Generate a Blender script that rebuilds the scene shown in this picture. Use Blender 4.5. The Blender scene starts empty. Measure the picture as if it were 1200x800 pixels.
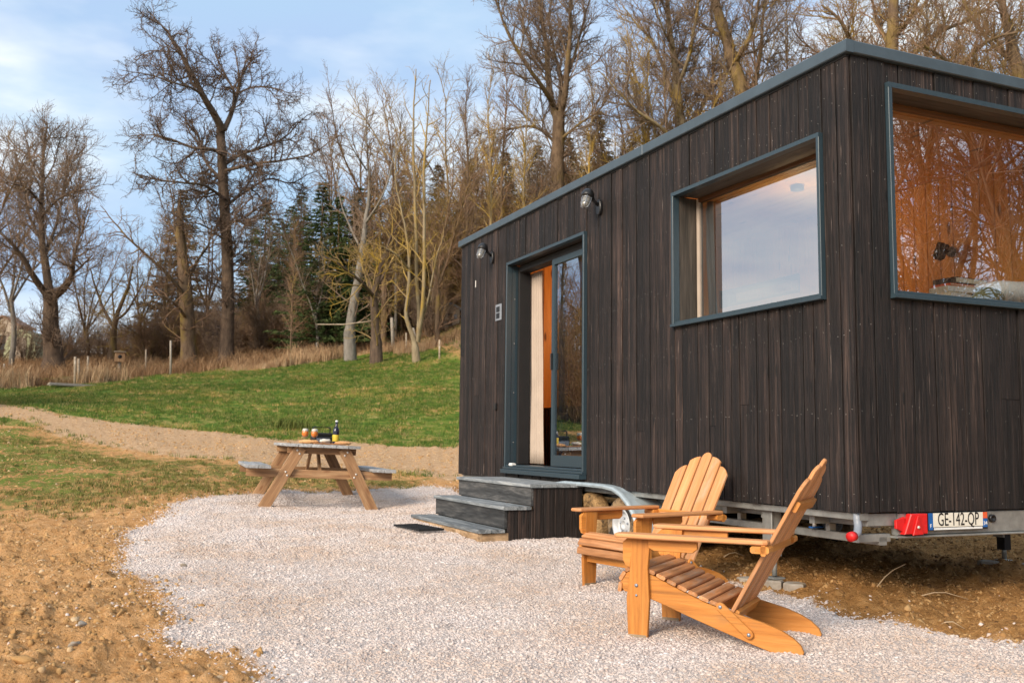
import bpy, math, random
import numpy as np
from mathutils import Vector, Matrix, Euler
PI = math.pi
sc = bpy.context.scene
COL = sc.collection

# ------------------------------------------------------------------ camera
S = 2.95
FPX = 1135.87
YAW, PITCH, ROLL = .412, .1033, .0112
CAM = Vector((-1.454*S, -1.5521*S, .1362*S))
FW = Vector((math.sin(YAW)*math.cos(PITCH), math.cos(YAW)*math.cos(PITCH), math.sin(PITCH)))
RT = FW.cross(Vector((0, 0, 1))).normalized(); UPV = RT.cross(FW)
RT, UPV = RT*math.cos(ROLL)+UPV*math.sin(ROLL), -RT*math.sin(ROLL)+UPV*math.cos(ROLL)
cd = bpy.data.cameras.new('camera'); cam = bpy.data.objects.new('camera', cd); COL.objects.link(cam)
cd.lens = 36*FPX/1200; cd.sensor_width = 36; cd.clip_end = 3000; cd.clip_start = .05
cd.dof.use_dof = True; cd.dof.focus_distance = 6.3; cd.dof.aperture_fstop = 5.0
M = Matrix((RT, UPV, -FW)).transposed().to_4x4(); M.translation = CAM
cam.matrix_world = M; sc.camera = cam

# ------------------------------------------------------------------ sky, sun, exposure
SUN_AZ = Vector((-.86, -.51)).normalized()      # towards the sun
SUN_EL = math.radians(27)
w = bpy.data.worlds.new('World'); sc.world = w; w.use_nodes = True
nt = w.node_tree; nt.nodes.clear()
def N(nt, t, **k):
    n = nt.nodes.new(t)
    for a, b in k.items(): setattr(n, a, b)
    return n
out = N(nt, 'ShaderNodeOutputWorld'); bg = N(nt, 'ShaderNodeBackground')
sky = N(nt, 'ShaderNodeTexSky', sky_type='NISHITA', sun_disc=False)
sky.sun_elevation = SUN_EL; sky.sun_rotation = math.atan2(SUN_AZ.x, SUN_AZ.y)
sky.air_density = 1.0; sky.dust_density = 1.5; sky.ozone_density = 1.5
tc = N(nt, 'ShaderNodeTexCoord'); mp = N(nt, 'ShaderNodeMapping')
mp.inputs['Scale'].default_value = (1.3, 1.3, 3.6); mp.inputs['Location'].default_value = (3.7, 1.3, .6)
nz = N(nt, 'ShaderNodeTexNoise'); nz.inputs['Scale'].default_value = 1.5; nz.inputs['Detail'].default_value = 7; nz.inputs['Roughness'].default_value = .52
nz.inputs['Distortion'].default_value = .35
rp = N(nt, 'ShaderNodeValToRGB'); rp.color_ramp.elements[0].position = .38; rp.color_ramp.elements[1].position = .56
nz2 = N(nt, 'ShaderNodeTexNoise'); nz2.inputs['Scale'].default_value = 2.6; nz2.inputs['Detail'].default_value = 5
rp2 = N(nt, 'ShaderNodeValToRGB')
rp2.color_ramp.elements[0].position = .38; rp2.color_ramp.elements[0].color = (2.5, 3.4, 4.9, 1)
rp2.color_ramp.elements[1].position = .60; rp2.color_ramp.elements[1].color = (5.8, 6.05, 6.15, 1)
mx = N(nt, 'ShaderNodeMix', data_type='RGBA')
base = N(nt, 'ShaderNodeMix', data_type='RGBA'); base.inputs[0].default_value = .75
base.inputs[7].default_value = (2.9, 4.1, 5.4, 1)
L = nt.links.new
L(tc.outputs['Generated'], mp.inputs[0]); L(mp.outputs[0], nz.inputs['Vector']); L(mp.outputs[0], nz2.inputs['Vector'])
L(nz.outputs[0], rp.inputs[0]); L(nz2.outputs[0], rp2.inputs[0])
L(sky.outputs[0], base.inputs[6]); L(base.outputs[2], mx.inputs[6]); L(rp2.outputs[0], mx.inputs[7]); L(rp.outputs[0], mx.inputs[0])
L(mx.outputs[2], bg.inputs[0]); bg.inputs[1].default_value = .094; L(bg.outputs[0], out.inputs[0])
sd = bpy.data.lights.new('sun', 'SUN'); so = bpy.data.objects.new('sun', sd); COL.objects.link(so)
sd.energy = 2.6; sd.angle = math.radians(28); sd.color = (1, .87, .71)
sdir = Vector((SUN_AZ.x*math.cos(SUN_EL), SUN_AZ.y*math.cos(SUN_EL), math.sin(SUN_EL)))
so.rotation_euler = sdir.to_track_quat('Z', 'Y').to_euler()
sc.view_settings.view_transform = 'Standard'; sc.view_settings.look = 'None'
sc.view_settings.exposure = 1.04; sc.view_settings.gamma = 1
try:
    sc.cycles.max_bounces = 6; sc.cycles.transparent_max_bounces = 12; sc.cycles.use_denoising = True
    sc.cycles.sample_clamp_indirect = 6
except Exception: pass

# ------------------------------------------------------------------ pixels <-> world
def ray(x, y): return FW+RT*((x-600)/FPX)-UPV*((y-400)/FPX)
def at(x, y, D): return CAM+ray(x, y)*D          # D = distance along the view axis
def onx(x, y, X): d = ray(x, y); return CAM+d*((X-CAM.x)/d.x)
# ------------------------------------------------------------------ numpy value noise
_rs = np.random.RandomState(7); _T = _rs.rand(256, 256)
def vnoise(x, y):
    xi = np.floor(x).astype(int); yi = np.floor(y).astype(int); fx = x-xi; fy = y-yi
    fx = fx*fx*(3-2*fx); fy = fy*fy*(3-2*fy)
    a = _T[xi & 255, yi & 255]; b = _T[(xi+1) & 255, yi & 255]; c = _T[xi & 255, (yi+1) & 255]; d = _T[(xi+1) & 255, (yi+1) & 255]
    return (a*(1-fx)+b*fx)*(1-fy)+(c*(1-fx)+d*fx)*fy-.5
def fbm(x, y, o=4, s=1.0):
    r = 0; a = 1.
    for i in range(o): r = r+a*vnoise(x*s+17.3*i, y*s+9.1*i); s *= 2.03; a *= .5
    return r
# ------------------------------------------------------------------ terrain
cp = []
for x, y, z in [(-1.3, 0, -.6), (-1.05, 1.3, -.595), (-.9, 3.6, -.5), (0, 3.5, -.5), (-1, 5.4, -.45), (-3.9, 4.7, -.53), (-2.3, 7.1, -.42), (-.95, 6.97, -.453),
                (-1.5, 8.5, -.40), (.1, .9, -.57), (2.4, 1, -.53), (1.2, .2, -.6), (1.3, 3.4, -.53), (2.5, 6, -.45), (0, 6.9, -.40), (-4.2, -4.5, -.68), (0, -8, -.72), (-12, -8, -.75),
                (8, -2, -.6), (6, 4, -.3), (20, -20, -.9), (-20, -20, -.9), (14, -9, -.7), (-16, 4, -.6), (40, -40, -1), (-40, -40, -1)]:
    cp.append((x, y, z))
for x, y, D in [(0, 700, 6), (0, 610, 10.2), (0, 540, 15.5), (0, 480, 23), (0, 458, 38), (0, 445, 48), (0, 418, 85),
                (200, 560, 13.5), (200, 506, 21), (200, 440, 44), (200, 430, 50), (200, 414, 80),
                (370, 555, 15.5), (370, 520, 20.5), (370, 430, 42), (370, 410, 55), (370, 395, 80),
                (535, 557, 15.5), (535, 526, 20), (535, 432, 36), (535, 395, 46), (535, 360, 80),
                (650, 340, 46), (800, 330, 46), (1100, 320, 46), (1100, 290, 80), (800, 310, 80), (800, 480, 22), (1150, 480, 20)]:
    p = at(x, y, D); cp.append(tuple(p))
for a in range(0, 360, 24):
    h = YAW+math.radians(a); c = math.cos(math.radians(a))
    cp.append((CAM.x+150*math.sin(h), CAM.y+150*math.cos(h), 9+3*c if c > .3 else (2 if c > -.2 else -1.5)))
cp = np.array(cp)
def _tps(r2): return np.where(r2 > 1e-9, r2*np.log(r2+1e-9)*.5, 0)
n = len(cp); K = np.zeros((n+3, n+3)); d2 = ((cp[:, None, :2]-cp[None, :, :2])**2).sum(-1)
K[:n, :n] = _tps(d2)-np.eye(n)*.3; K[:n, n] = 1; K[:n, n+1:] = cp[:, :2]; K[n, :n] = 1; K[n+1:, :n] = cp[:, :2].T
_w = np.linalg.solve(K, np.concatenate([cp[:, 2], [0, 0, 0]]))
def hz(X, Y):
    X = np.atleast_1d(np.asarray(X, float)); Y = np.atleast_1d(np.asarray(Y, float))
    r = np.hypot(X-CAM.x, Y-CAM.y); k = np.minimum(1, 150/np.maximum(r, 1)); X2 = CAM.x+(X-CAM.x)*k; Y2 = CAM.y+(Y-CAM.y)*k
    r = np.full(X.shape, _w[n])+_w[n+1]*X2+_w[n+2]*Y2
    for i in range(n): r = r+_w[i]*_tps((X2-cp[i, 0])**2+(Y2-cp[i, 1])**2)
    return r
def H(x, y): return float(hz(x, y)[0])
def hit(x, y):
    d = ray(x, y); ts = np.concatenate([np.arange(2.5, 30, .05), np.arange(30, 140, .4)])
    X = CAM.x+d.x*ts; Y = CAM.y+d.y*ts; Z = CAM.z+d.z*ts; b = Z < hz(X, Y)
    i = int(np.argmax(b)) if b.any() else len(ts)-1
    return (X[i], Y[i])
def base(px, D):                                 # ground point on the ray of column px, D along the axis
    p = at(px, 430, D); return Vector((p.x, p.y, H(p.x, p.y)))

# ------------------------------------------------------------------ materials
def newmat(name):
    m = bpy.data.materials.new(name); m.use_nodes = True; t = m.node_tree
    return m, t, t.nodes['Principled BSDF']
def coords(t, scale, rnd=11., space='Object', loc=(0, 0, 0)):
    c = N(t, 'ShaderNodeTexCoord'); mp = N(t, 'ShaderNodeMapping'); mp.inputs['Scale'].default_value = scale; mp.inputs['Location'].default_value = loc
    if rnd:
        oi = N(t, 'ShaderNodeObjectInfo'); mu = N(t, 'ShaderNodeMath', operation='MULTIPLY'); mu.inputs[1].default_value = rnd
        ad = N(t, 'ShaderNodeVectorMath', operation='ADD'); t.links.new(oi.outputs['Random'], mu.inputs[0]); t.links.new(mu.outputs[0], ad.inputs[1]); t.links.new(c.outputs[space], ad.inputs[0])
        t.links.new(ad.outputs[0], mp.inputs[0])
    else: t.links.new(c.outputs[space], mp.inputs[0])
    return mp.outputs[0]
def noise(t, v, scale, detail=5, rough=.55, dist=0.):
    n = N(t, 'ShaderNodeTexNoise'); n.inputs['Scale'].default_value = scale; n.inputs['Detail'].default_value = detail
    n.inputs['Roughness'].default_value = rough; n.inputs['Distortion'].default_value = dist; t.links.new(v, n.inputs['Vector']); return n.outputs[0]
def ramp(t, f, stops):
    r = N(t, 'ShaderNodeValToRGB'); e = r.color_ramp.elements
    while len(e) < len(stops): e.new(.5)
    for i, (p, c) in enumerate(stops): e[i].position = p; e[i].color = (*c, 1) if len(c) == 3 else c
    t.links.new(f, r.inputs[0]); return r.outputs[0]
def mix(t, f, a, b, mode='MIX'):
    m = N(t, 'ShaderNodeMix', data_type='RGBA', blend_type=mode)
    for s, v in ((0, f), (6, a), (7, b)):
        if isinstance(v, (int, float)): m.inputs[s].default_value = v
        elif isinstance(v, tuple): m.inputs[s].default_value = (*v, 1)
        else: t.links.new(v, m.inputs[s])
    return m.outputs[2]
def math_(t, op, a, b=0., c=None):
    m = N(t, 'ShaderNodeMath', operation=op)
    for i, v in enumerate((a, b) if c is None else (a, b, c)):
        if isinstance(v, (int, float)): m.inputs[i].default_value = v
        else: t.links.new(v, m.inputs[i])
    return m.outputs[0]
def bump(t, b, h, strength, dist=.01):
    n = N(t, 'ShaderNodeBump'); n.inputs['Strength'].default_value = strength; n.inputs['Distance'].default_value = dist
    t.links.new(h, n.inputs['Height']); t.links.new(n.outputs[0], b.inputs['Normal'])
def objrand(t): return N(t, 'ShaderNodeObjectInfo').outputs['Random']
def wood(name, stops, fine=(.75, 1.15), scale=(1.2, 26, 26), rough=.6, bs=.3, spec=.3, vary=.25, knots=None, coat=0, wear=None):
    m, t, b = newmat(name); v = coords(t, scale, 13.)
    n1 = noise(t, v, 1., 6, .6, .6); lx = scale.index(min(scale)); v2 = coords(t, tuple(q*(5 if i == lx else 4) for i, q in enumerate(scale)), 13.); n2 = noise(t, v2, 1., 3, .6)
    col = ramp(t, n1, stops); f = ramp(t, n2, [(.35, (fine[0],)*3), (.65, (fine[1],)*3)])
    col = mix(t, 1., col, f, 'MULTIPLY')
    r = ramp(t, objrand(t), [(0, (1-vary,)*3), (1, (1+vary,)*3)]); col = mix(t, 1., col, r, 'MULTIPLY')
    if knots:
        vv = coords(t, (2.2, 7, 7), 5.); vo = N(t, 'ShaderNodeTexVoronoi'); vo.inputs['Scale'].default_value = 1.; t.links.new(vv, vo.inputs['Vector'])
        k = ramp(t, vo.outputs['Distance'], [(.08, (1, 1, 1)), (.17, (0, 0, 0))]); col = mix(t, k, col, knots)
    if wear:
        wn = noise(t, coords(t, (2.2, 9, 9) if lx == 0 else (9, 2.2, 9), 31.), 1., 6, .7); col = mix(t, ramp(t, wn, [(.56, (0, 0, 0)), (.70, (.75,)*3)]), col, wear)
        ln = noise(t, coords(t, (.9, 60, 60) if lx == 0 else (60, .9, 60), 3.), 1., 3, .5); col = mix(t, ramp(t, ln, [(.60, (0, 0, 0)), (.66, (.35,)*3)]), col, (wear[0]*.35, wear[1]*.3, wear[2]*.25))
    t.links.new(col, b.inputs['Base Color']); b.inputs['Roughness'].default_value = rough; b.inputs['Specular IOR Level'].default_value = spec
    b.inputs['Coat Weight'].default_value = coat; b.inputs['Coat Roughness'].default_value = .3
    bump(t, b, n2, bs, .004); return m
def plain(name, c, rough=.5, metal=0, scale=8, var=.15, bs=.05, spec=.4, dirt=None):
    m, t, b = newmat(name); v = coords(t, (1, 1, 1), 7.); n1 = noise(t, v, scale, 6, .6)
    col = ramp(t, n1, [(.3, tuple(x*(1-var) for x in c)), (.7, tuple(x*(1+var) for x in c))])
    if dirt:
        n3 = noise(t, v, scale*.35, 6, .7); k = ramp(t, n3, [(dirt[1], (0, 0, 0)), (dirt[1]+.12, (1, 1, 1))]); col = mix(t, k, col, dirt[0])
    t.links.new(col, b.inputs['Base Color']); b.inputs['Roughness'].default_value = rough; b.inputs['Metallic'].default_value = metal; b.inputs['Specular IOR Level'].default_value = spec
    bump(t, b, n1, bs, .01); return m
MT = {}
def charred():
    m, t, b = newmat('charred_wood')
    v = coords(t, (.9, 30, 30), 17.); n1 = noise(t, v, 1., 6, .62, .4)
    v2 = coords(t, (3.5, 130, 130), 17.); n2 = noise(t, v2, 1., 4, .65)
    col = ramp(t, n1, [(.32, (.004, .003, .0027)), (.46, (.0115, .008, .0072)), (.58, (.025, .017, .0142)), (.76, (.068, .047, .038))])
    col = mix(t, 1., col, ramp(t, n2, [(.3, (.45,)*3), (.5, (1.,)*3), (.70, (1.85,)*3)]), 'MULTIPLY')
    v3 = coords(t, (2.9, 42, 42), 29.); n3 = noise(t, v3, 1., 3, .5)
    k = ramp(t, n3, [(.335, (1, 1, 1)), (.375, (0, 0, 0))]); col = mix(t, k, col, (.006, .005, .005))          # dark checks
    vk = N(t, 'ShaderNodeTexVoronoi'); vk.inputs['Scale'].default_value = 1.; t.links.new(coords(t, (3.2, 16, 16), 7.), vk.inputs['Vector']); kk = ramp(t, vk.outputs['Distance'], [(.10, (1, 1, 1)), (.17, (0, 0, 0))]); col = mix(t, kk, col, (.004, .0035, .003))
    k2 = ramp(t, noise(t, coords(t, (2.4, 60, 60), 41.), 1., 4, .6), [(.66, (0, 0, 0)), (.74, (1, 1, 1))]); col = mix(t, k2, col, (.15, .12, .105))   # worn pale streaks
    col = mix(t, 1., col, ramp(t, objrand(t), [(0, (.52, .53, .54)), (.5, (.95, .93, .91)), (.85, (1.3, 1.25, 1.2)), (1, (1.9, 1.78, 1.68))]), 'MULTIPLY')
    col = mix(t, 1., col, ramp(t, noise(t, coords(t, (1, 1, 1), 0), 2.2, 5, .6), [(.35, (.70,)*3), (.62, (1.25, 1.2, 1.18))]), 'MULTIPLY')
    t.links.new(col, b.inputs['Base Color']); b.inputs['Roughness'].default_value = .62; b.inputs['Specular IOR Level'].default_value = .35
    h = math_(t, 'ADD', n2, math_(t, 'MULTIPLY', n1, 1.5)); bump(t, b, h, .85, .008); return m
MT['char'] = charred()
MT['frame'] = plain('anthracite_frame', (.026, .045, .058), .38, .0, 30, .08, .02, .5)
MT['cap'] = plain('roof_edge_metal', (.052, .074, .092), .42, .0, 6, .12, .02, .5)
MT['dark'] = plain('near_black_metal', (.012, .012, .013), .7)  # one even near-black colour shared by the dark parts
MT['nail'] = plain('nail_head_steel', (.66, .62, .57), .4, .3, 40, .2)
MT['galv'] = plain('galvanised_steel', (.31, .315, .30), .42, .55, 14, .22, .05, .5, ((.20, .15, .10), .62))
MT['galvb'] = plain('blue_grey_fender', (.36, .42, .45), .5, .25, 10, .15, .05, .5, ((.30, .27, .22), .66))
MT['pine'] = wood('pine_panel', [(.3, (.46, .20, .045)), (.5, (.58, .27, .065)), (.7, (.66, .33, .09))], (.92, 1.05), (1.0, 14, 14), .5, .1, .3, .1, (.16, .055, .012))
MT['chair'] = wood('orange_varnished_wood', [(.28, (.38, .135, .026)), (.5, (.53, .205, .040)), (.74, (.62, .27, .07))], (.92, 1.06), (1.6, 22, 22), .5, .25, .3, .14, wear=(.34, .17, .06))
MT['chair_y'] = wood('upright_orange_varnished_wood', [(.28, (.38, .135, .026)), (.5, (.53, .205, .040)), (.74, (.62, .27, .07))], (.92, 1.06), (22, 1.6, 22), .5, .25, .3, .14, wear=(.34, .17, .06))
MT['chairb'] = wood('pale_orange_back_wood', [(.3, (.52, .215, .075)), (.5, (.60, .27, .105)), (.72, (.66, .33, .16))], (.92, 1.06), (1.6, 26, 26), .58, .25, .28, .16, wear=(.50, .34, .22))
MT['chairb_y'] = wood('upright_pale_orange_back_wood', [(.3, (.52, .215, .075)), (.5, (.60, .27, .105)), (.72, (.66, .33, .16))], (.92, 1.06), (26, 1.6, 26), .58, .25, .28, .16, wear=(.50, .34, .22))
MT['seat'] = wood('worn_brown_seat_wood', [(.28, (.28, .11, .038)), (.5, (.43, .19, .075)), (.72, (.54, .29, .15))], (.85, 1.1), (1.8, 26, 26), .6, .3, .25, .22, wear=(.36, .29, .22))
MT['foot'] = wood('weathered_foot_wood', [(.28, (.17, .13, .085)), (.5, (.27, .20, .13)), (.72, (.36, .28, .19))], (.8, 1.15), (1.8, 26, 26), .7, .3)
MT['tleg'] = wood('table_leg_wood', [(.25, (.18, .088, .042)), (.5, (.31, .17, .083)), (.75, (.46, .29, .155))], (.82, 1.12), (1.4, 18, 18), .65, .25, .3, .12, (.2, .09, .04))
MT['ttop'] = wood('grey_weathered_tabletop', [(.25, (.20, .19, .18)), (.5, (.34, .34, .34)), (.75, (.46, .47, .48))], (.78, 1.15), (1.4, 26, 26), .7, .35)
MT['tread'] = wood('grey_weathered_tread', [(.25, (.07, .074, .076)), (.45, (.165, .18, .19)), (.62, (.29, .305, .31)), (.78, (.46, .44, .40))], (.75, 1.2), (1.6, 20, 20), .7, .4)
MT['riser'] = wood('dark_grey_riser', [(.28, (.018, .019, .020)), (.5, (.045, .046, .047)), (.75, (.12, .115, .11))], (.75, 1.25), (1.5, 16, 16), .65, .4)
MT['raw'] = wood('raw_muddy_board', [(.25, (.10, .075, .05)), (.42, (.27, .17, .09)), (.6, (.43, .29, .17)), (.8, (.5, .38, .27))], (.7, 1.2), (3, 9, 9), .8, .4)
MT['conc'] = plain('muddy_concrete', (.30, .26, .215), .9, 0, 18, .25, .4, .2, ((.28, .18, .09), .55))
MT['rubber'] = plain('tyre_rubber', (.03, .028, .026), .85, 0, 12, .3, .2, .2, ((.30, .20, .11), .47))
MT['mud'] = plain('mud_caked_tread', (.30, .185, .085), .95, 0, 60, .45, 1.0, .1, ((.09, .06, .035), .52))
MT['rim'] = plain('painted_rim', (.48, .49, .50), .5, .2, 14, .12, .03, .5, ((.35, .27, .18), .64))
MT['white'] = plain('white_plastic', (.72, .72, .70), .5)
MT['black'] = plain('black_plastic', (.012, .012, .013), .4)
MT['wallp'] = plain('grey_plastic', (.22, .24, .27), .4)
MT['platew'] = plain('plate_white', (.70, .66, .56), .45, 0, 20, .06)
MT['plateb'] = plain('plate_blue', (.01, .10, .33), .45)
MT['red'] = plain('red_lens', (.58, .006, .006), .5, 0, 30, .12, .05, .6)
MT['orange'] = plain('orange_red_band', (.65, .10, .03), .45)
MT['curtain'] = plain('cream_curtain_cloth', (.42, .34, .275), .9, 0, 5, .08, .1, .1)
MT['duvet'] = plain('white_bedding', (.78, .77, .74), .9, 0, 6, .05, .1, .1)
MT['green'] = plain('olive_cloth', (.16, .17, .075), .9)
MT['paper'] = plain('cream_book', (.66, .60, .46), .7)
MT['amber'] = plain('amber_beer', (.72, .20, .03), .15, 0, 5, .1, 0, .5)
MT['foam'] = plain('beer_foam', (.62, .56, .47), .8)
MT['yellow'] = plain('yellow_label', (.60, .43, .04), .6)
MT['bottle'] = plain('dark_bottle_glass', (.012, .012, .03), .12, 0, 5, .1, 0, .6)
MT['bread'] = plain('bread_crust', (.62, .33, .14), .8, 0, 22, .3, .5)
MT['boardw'] = wood('serving_board', [(.3, (.34, .14, .05)), (.7, (.48, .24, .10))])
MT['greyst'] = plain('grey_grill_steel', (.3, .33, .38), .35, .5)
MT['fence'] = wood('old_fence_wood', [(.28, (.22, .16, .11)), (.5, (.36, .28, .20)), (.75, (.52, .44, .35))], scale=(2, 10, 10), rough=.85)
MT['paleposts'] = plain('pale_post', (.34, .29, .235), .85)
MT['twigst'] = plain('dry_stick', (.42, .30, .18), .85)
def glassmat(name, ior, tint):
    m, t, b = newmat(name); t.nodes.remove(b); o = [x for x in t.nodes if x.type == 'OUTPUT_MATERIAL'][0]
    tr = N(t, 'ShaderNodeBsdfTransparent'); gl = N(t, 'ShaderNodeBsdfGlossy'); fr = N(t, 'ShaderNodeFresnel'); ms = N(t, 'ShaderNodeMixShader')
    tr.inputs[0].default_value = (*tint, 1); gl.inputs['Roughness'].default_value = .003; gl.inputs[0].default_value = (.97, .98, 1, 1); fr.inputs[0].default_value = ior
    L = t.links.new; ge = N(t, 'ShaderNodeNewGeometry'); L(math_(t, 'MULTIPLY', fr.outputs[0], math_(t, 'SUBTRACT', 1., ge.outputs['Backfacing'])), ms.inputs[0]); L(tr.outputs[0], ms.inputs[1]); L(gl.outputs[0], ms.inputs[2]); L(ms.outputs[0], o.inputs[0]); return m
MT['glass'] = glassmat('coated_window_glass', 5.4, (.62, .70, .76))
MT['glass_end'] = glassmat('end_window_glass', 4.8, (.86, .88, .88)); MT['clear'] = glassmat('clear_glass', 1.45, (.96, .97, .97))
def bark(name, a, b_, moss=None, k=.5):
    m, t, b = newmat(name); v = coords(t, (1, 1, .35), 9.); n1 = noise(t, v, 7., 7, .65); col = ramp(t, n1, [(.32, a), (.68, b_)])
    if moss:
        n2 = noise(t, coords(t, (1, 1, .5), 19.), 1.3, 5, .6); kk = ramp(t, n2, [(k, (0, 0, 0)), (k+.16, (1, 1, 1))]); col = mix(t, kk, col, moss)
    t.links.new(col, b.inputs['Base Color']); b.inputs['Roughness'].default_value = .9; b.inputs['Specular IOR Level'].default_value = .15
    bump(t, b, n1, .8, .05); return m
MT['bark'] = bark('rough_brown_bark', (.085, .055, .036), (.20, .135, .085), (.22, .15, .05), .52)
MT['barkd'] = bark('dark_oak_bark', (.065, .046, .035), (.17, .115, .078), (.20, .13, .055), .6)
MT['barky'] = bark('lichen_yellow_bark', (.18, .135, .08), (.33, .26, .165), (.36, .23, .05), .5)
MT['barkg'] = bark('grey_pale_bark', (.15, .13, .11), (.28, .25, .215), (.2, .16, .08), .58)
MT['twig'] = bark('brown_twigs', (.14, .095, .065), (.27, .19, .135), None)
MT['twigr'] = bark('russet_twigs', (.19, .11, .068), (.31, .195, .125), (.28, .19, .06), .5)
MT['twigg'] = bark('golden_twigs', (.25, .165, .075), (.37, .26, .13), (.42, .27, .05), .45)
MT['twigb'] = bark('dark_twigs', (.085, .058, .044), (.19, .13, .095), (.2, .11, .06), .62)
def leafy(name, a, b_, c):
    m, t, b = newmat(name); v = coords(t, (1, 1, 1), 3.); n1 = noise(t, v, 1.1, 5, .6)
    col = ramp(t, n1, [(.3, a), (.5, b_), (.7, c)]); t.links.new(col, b.inputs['Base Color']); b.inputs['Roughness'].default_value = .75; b.inputs['Specular IOR Level'].default_value = .2; return m
MT['spruce'] = leafy('spruce_needles', (.026, .042, .014), (.052, .075, .022), (.095, .115, .034))
MT['larch'] = leafy('brownish_needles', (.07, .055, .024), (.115, .085, .035), (.16, .11, .05))
def instcol(name, stops, rough=.85, bs=.3):
    m, t, b = newmat(name); v = coords(t, (1, 1, 1), 0); n1 = noise(t, v, 30, 4, .6)
    col = ramp(t, objrand(t), stops); col = mix(t, 1., col, ramp(t, n1, [(.3, (.8,)*3), (.7, (1.15,)*3)]), 'MULTIPLY')
    t.links.new(col, b.inputs['Base Color']); b.inputs['Roughness'].default_value = rough; b.inputs['Specular IOR Level'].default_value = .2; bump(t, b, n1, bs, .01); return m
def worldtint(m, stops, sc_):
    t = m.node_tree; b = t.nodes['Principled BSDF']; g = N(t, 'ShaderNodeNewGeometry'); n1 = noise(t, g.outputs['Position'], sc_, 5, .6); src = b.inputs['Base Color'].links[0].from_socket
    t.links.new(mix(t, 1., src, ramp(t, n1, stops), 'MULTIPLY'), b.inputs['Base Color']); return m
MT['stone'] = instcol('pale_pink_gravel', [(0, (.43, .345, .31)), (.06, (.52, .43, .39)), (.5, (.57, .495, .455)), (.9, (.61, .55, .52)), (1, (.68, .65, .625))])
worldtint(MT['stone'], [(.35, (.90, .80, .70)), (.5, (1, .97, .94)), (.62, (1.04, 1.04, 1.05))], 1.1)
MT['clod'] = instcol('sandy_clods', [(0, (.28, .145, .055)), (.3, (.44, .245, .095)), (.85, (.53, .32, .135)), (1, (.62, .46, .29))], .95, .6)
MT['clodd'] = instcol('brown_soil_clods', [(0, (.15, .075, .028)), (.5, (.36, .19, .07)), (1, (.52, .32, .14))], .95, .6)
MT['gblade'] = instcol('green_grass_blades', [(0, (.045, .10, .014)), (.45, (.085, .150, .02)), (.7, (.15, .18, .03)), (1, (.32, .26, .10))], .7, .1)
worldtint(MT['gblade'], [(.51, (1, 1, 1)), (.62, (2.0, 1.35, 1.7))], .7)
MT['oblade'] = instcol('olive_grass_blades', [(0, (.085, .11, .022)), (.4, (.15, .155, .035)), (.7, (.26, .20, .065)), (1, (.40, .29, .12))], .8, .1)
MT['reed'] = instcol('dry_reed_blades', [(0, (.32, .185, .095)), (.5, (.47, .30, .165)), (1, (.60, .43, .26))], .85, .1)
MT['litter'] = instcol('leaf_litter', [(0, (.16, .085, .04)), (.5, (.30, .17, .085)), (1, (.42, .28, .16))], .9, .1)

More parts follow.
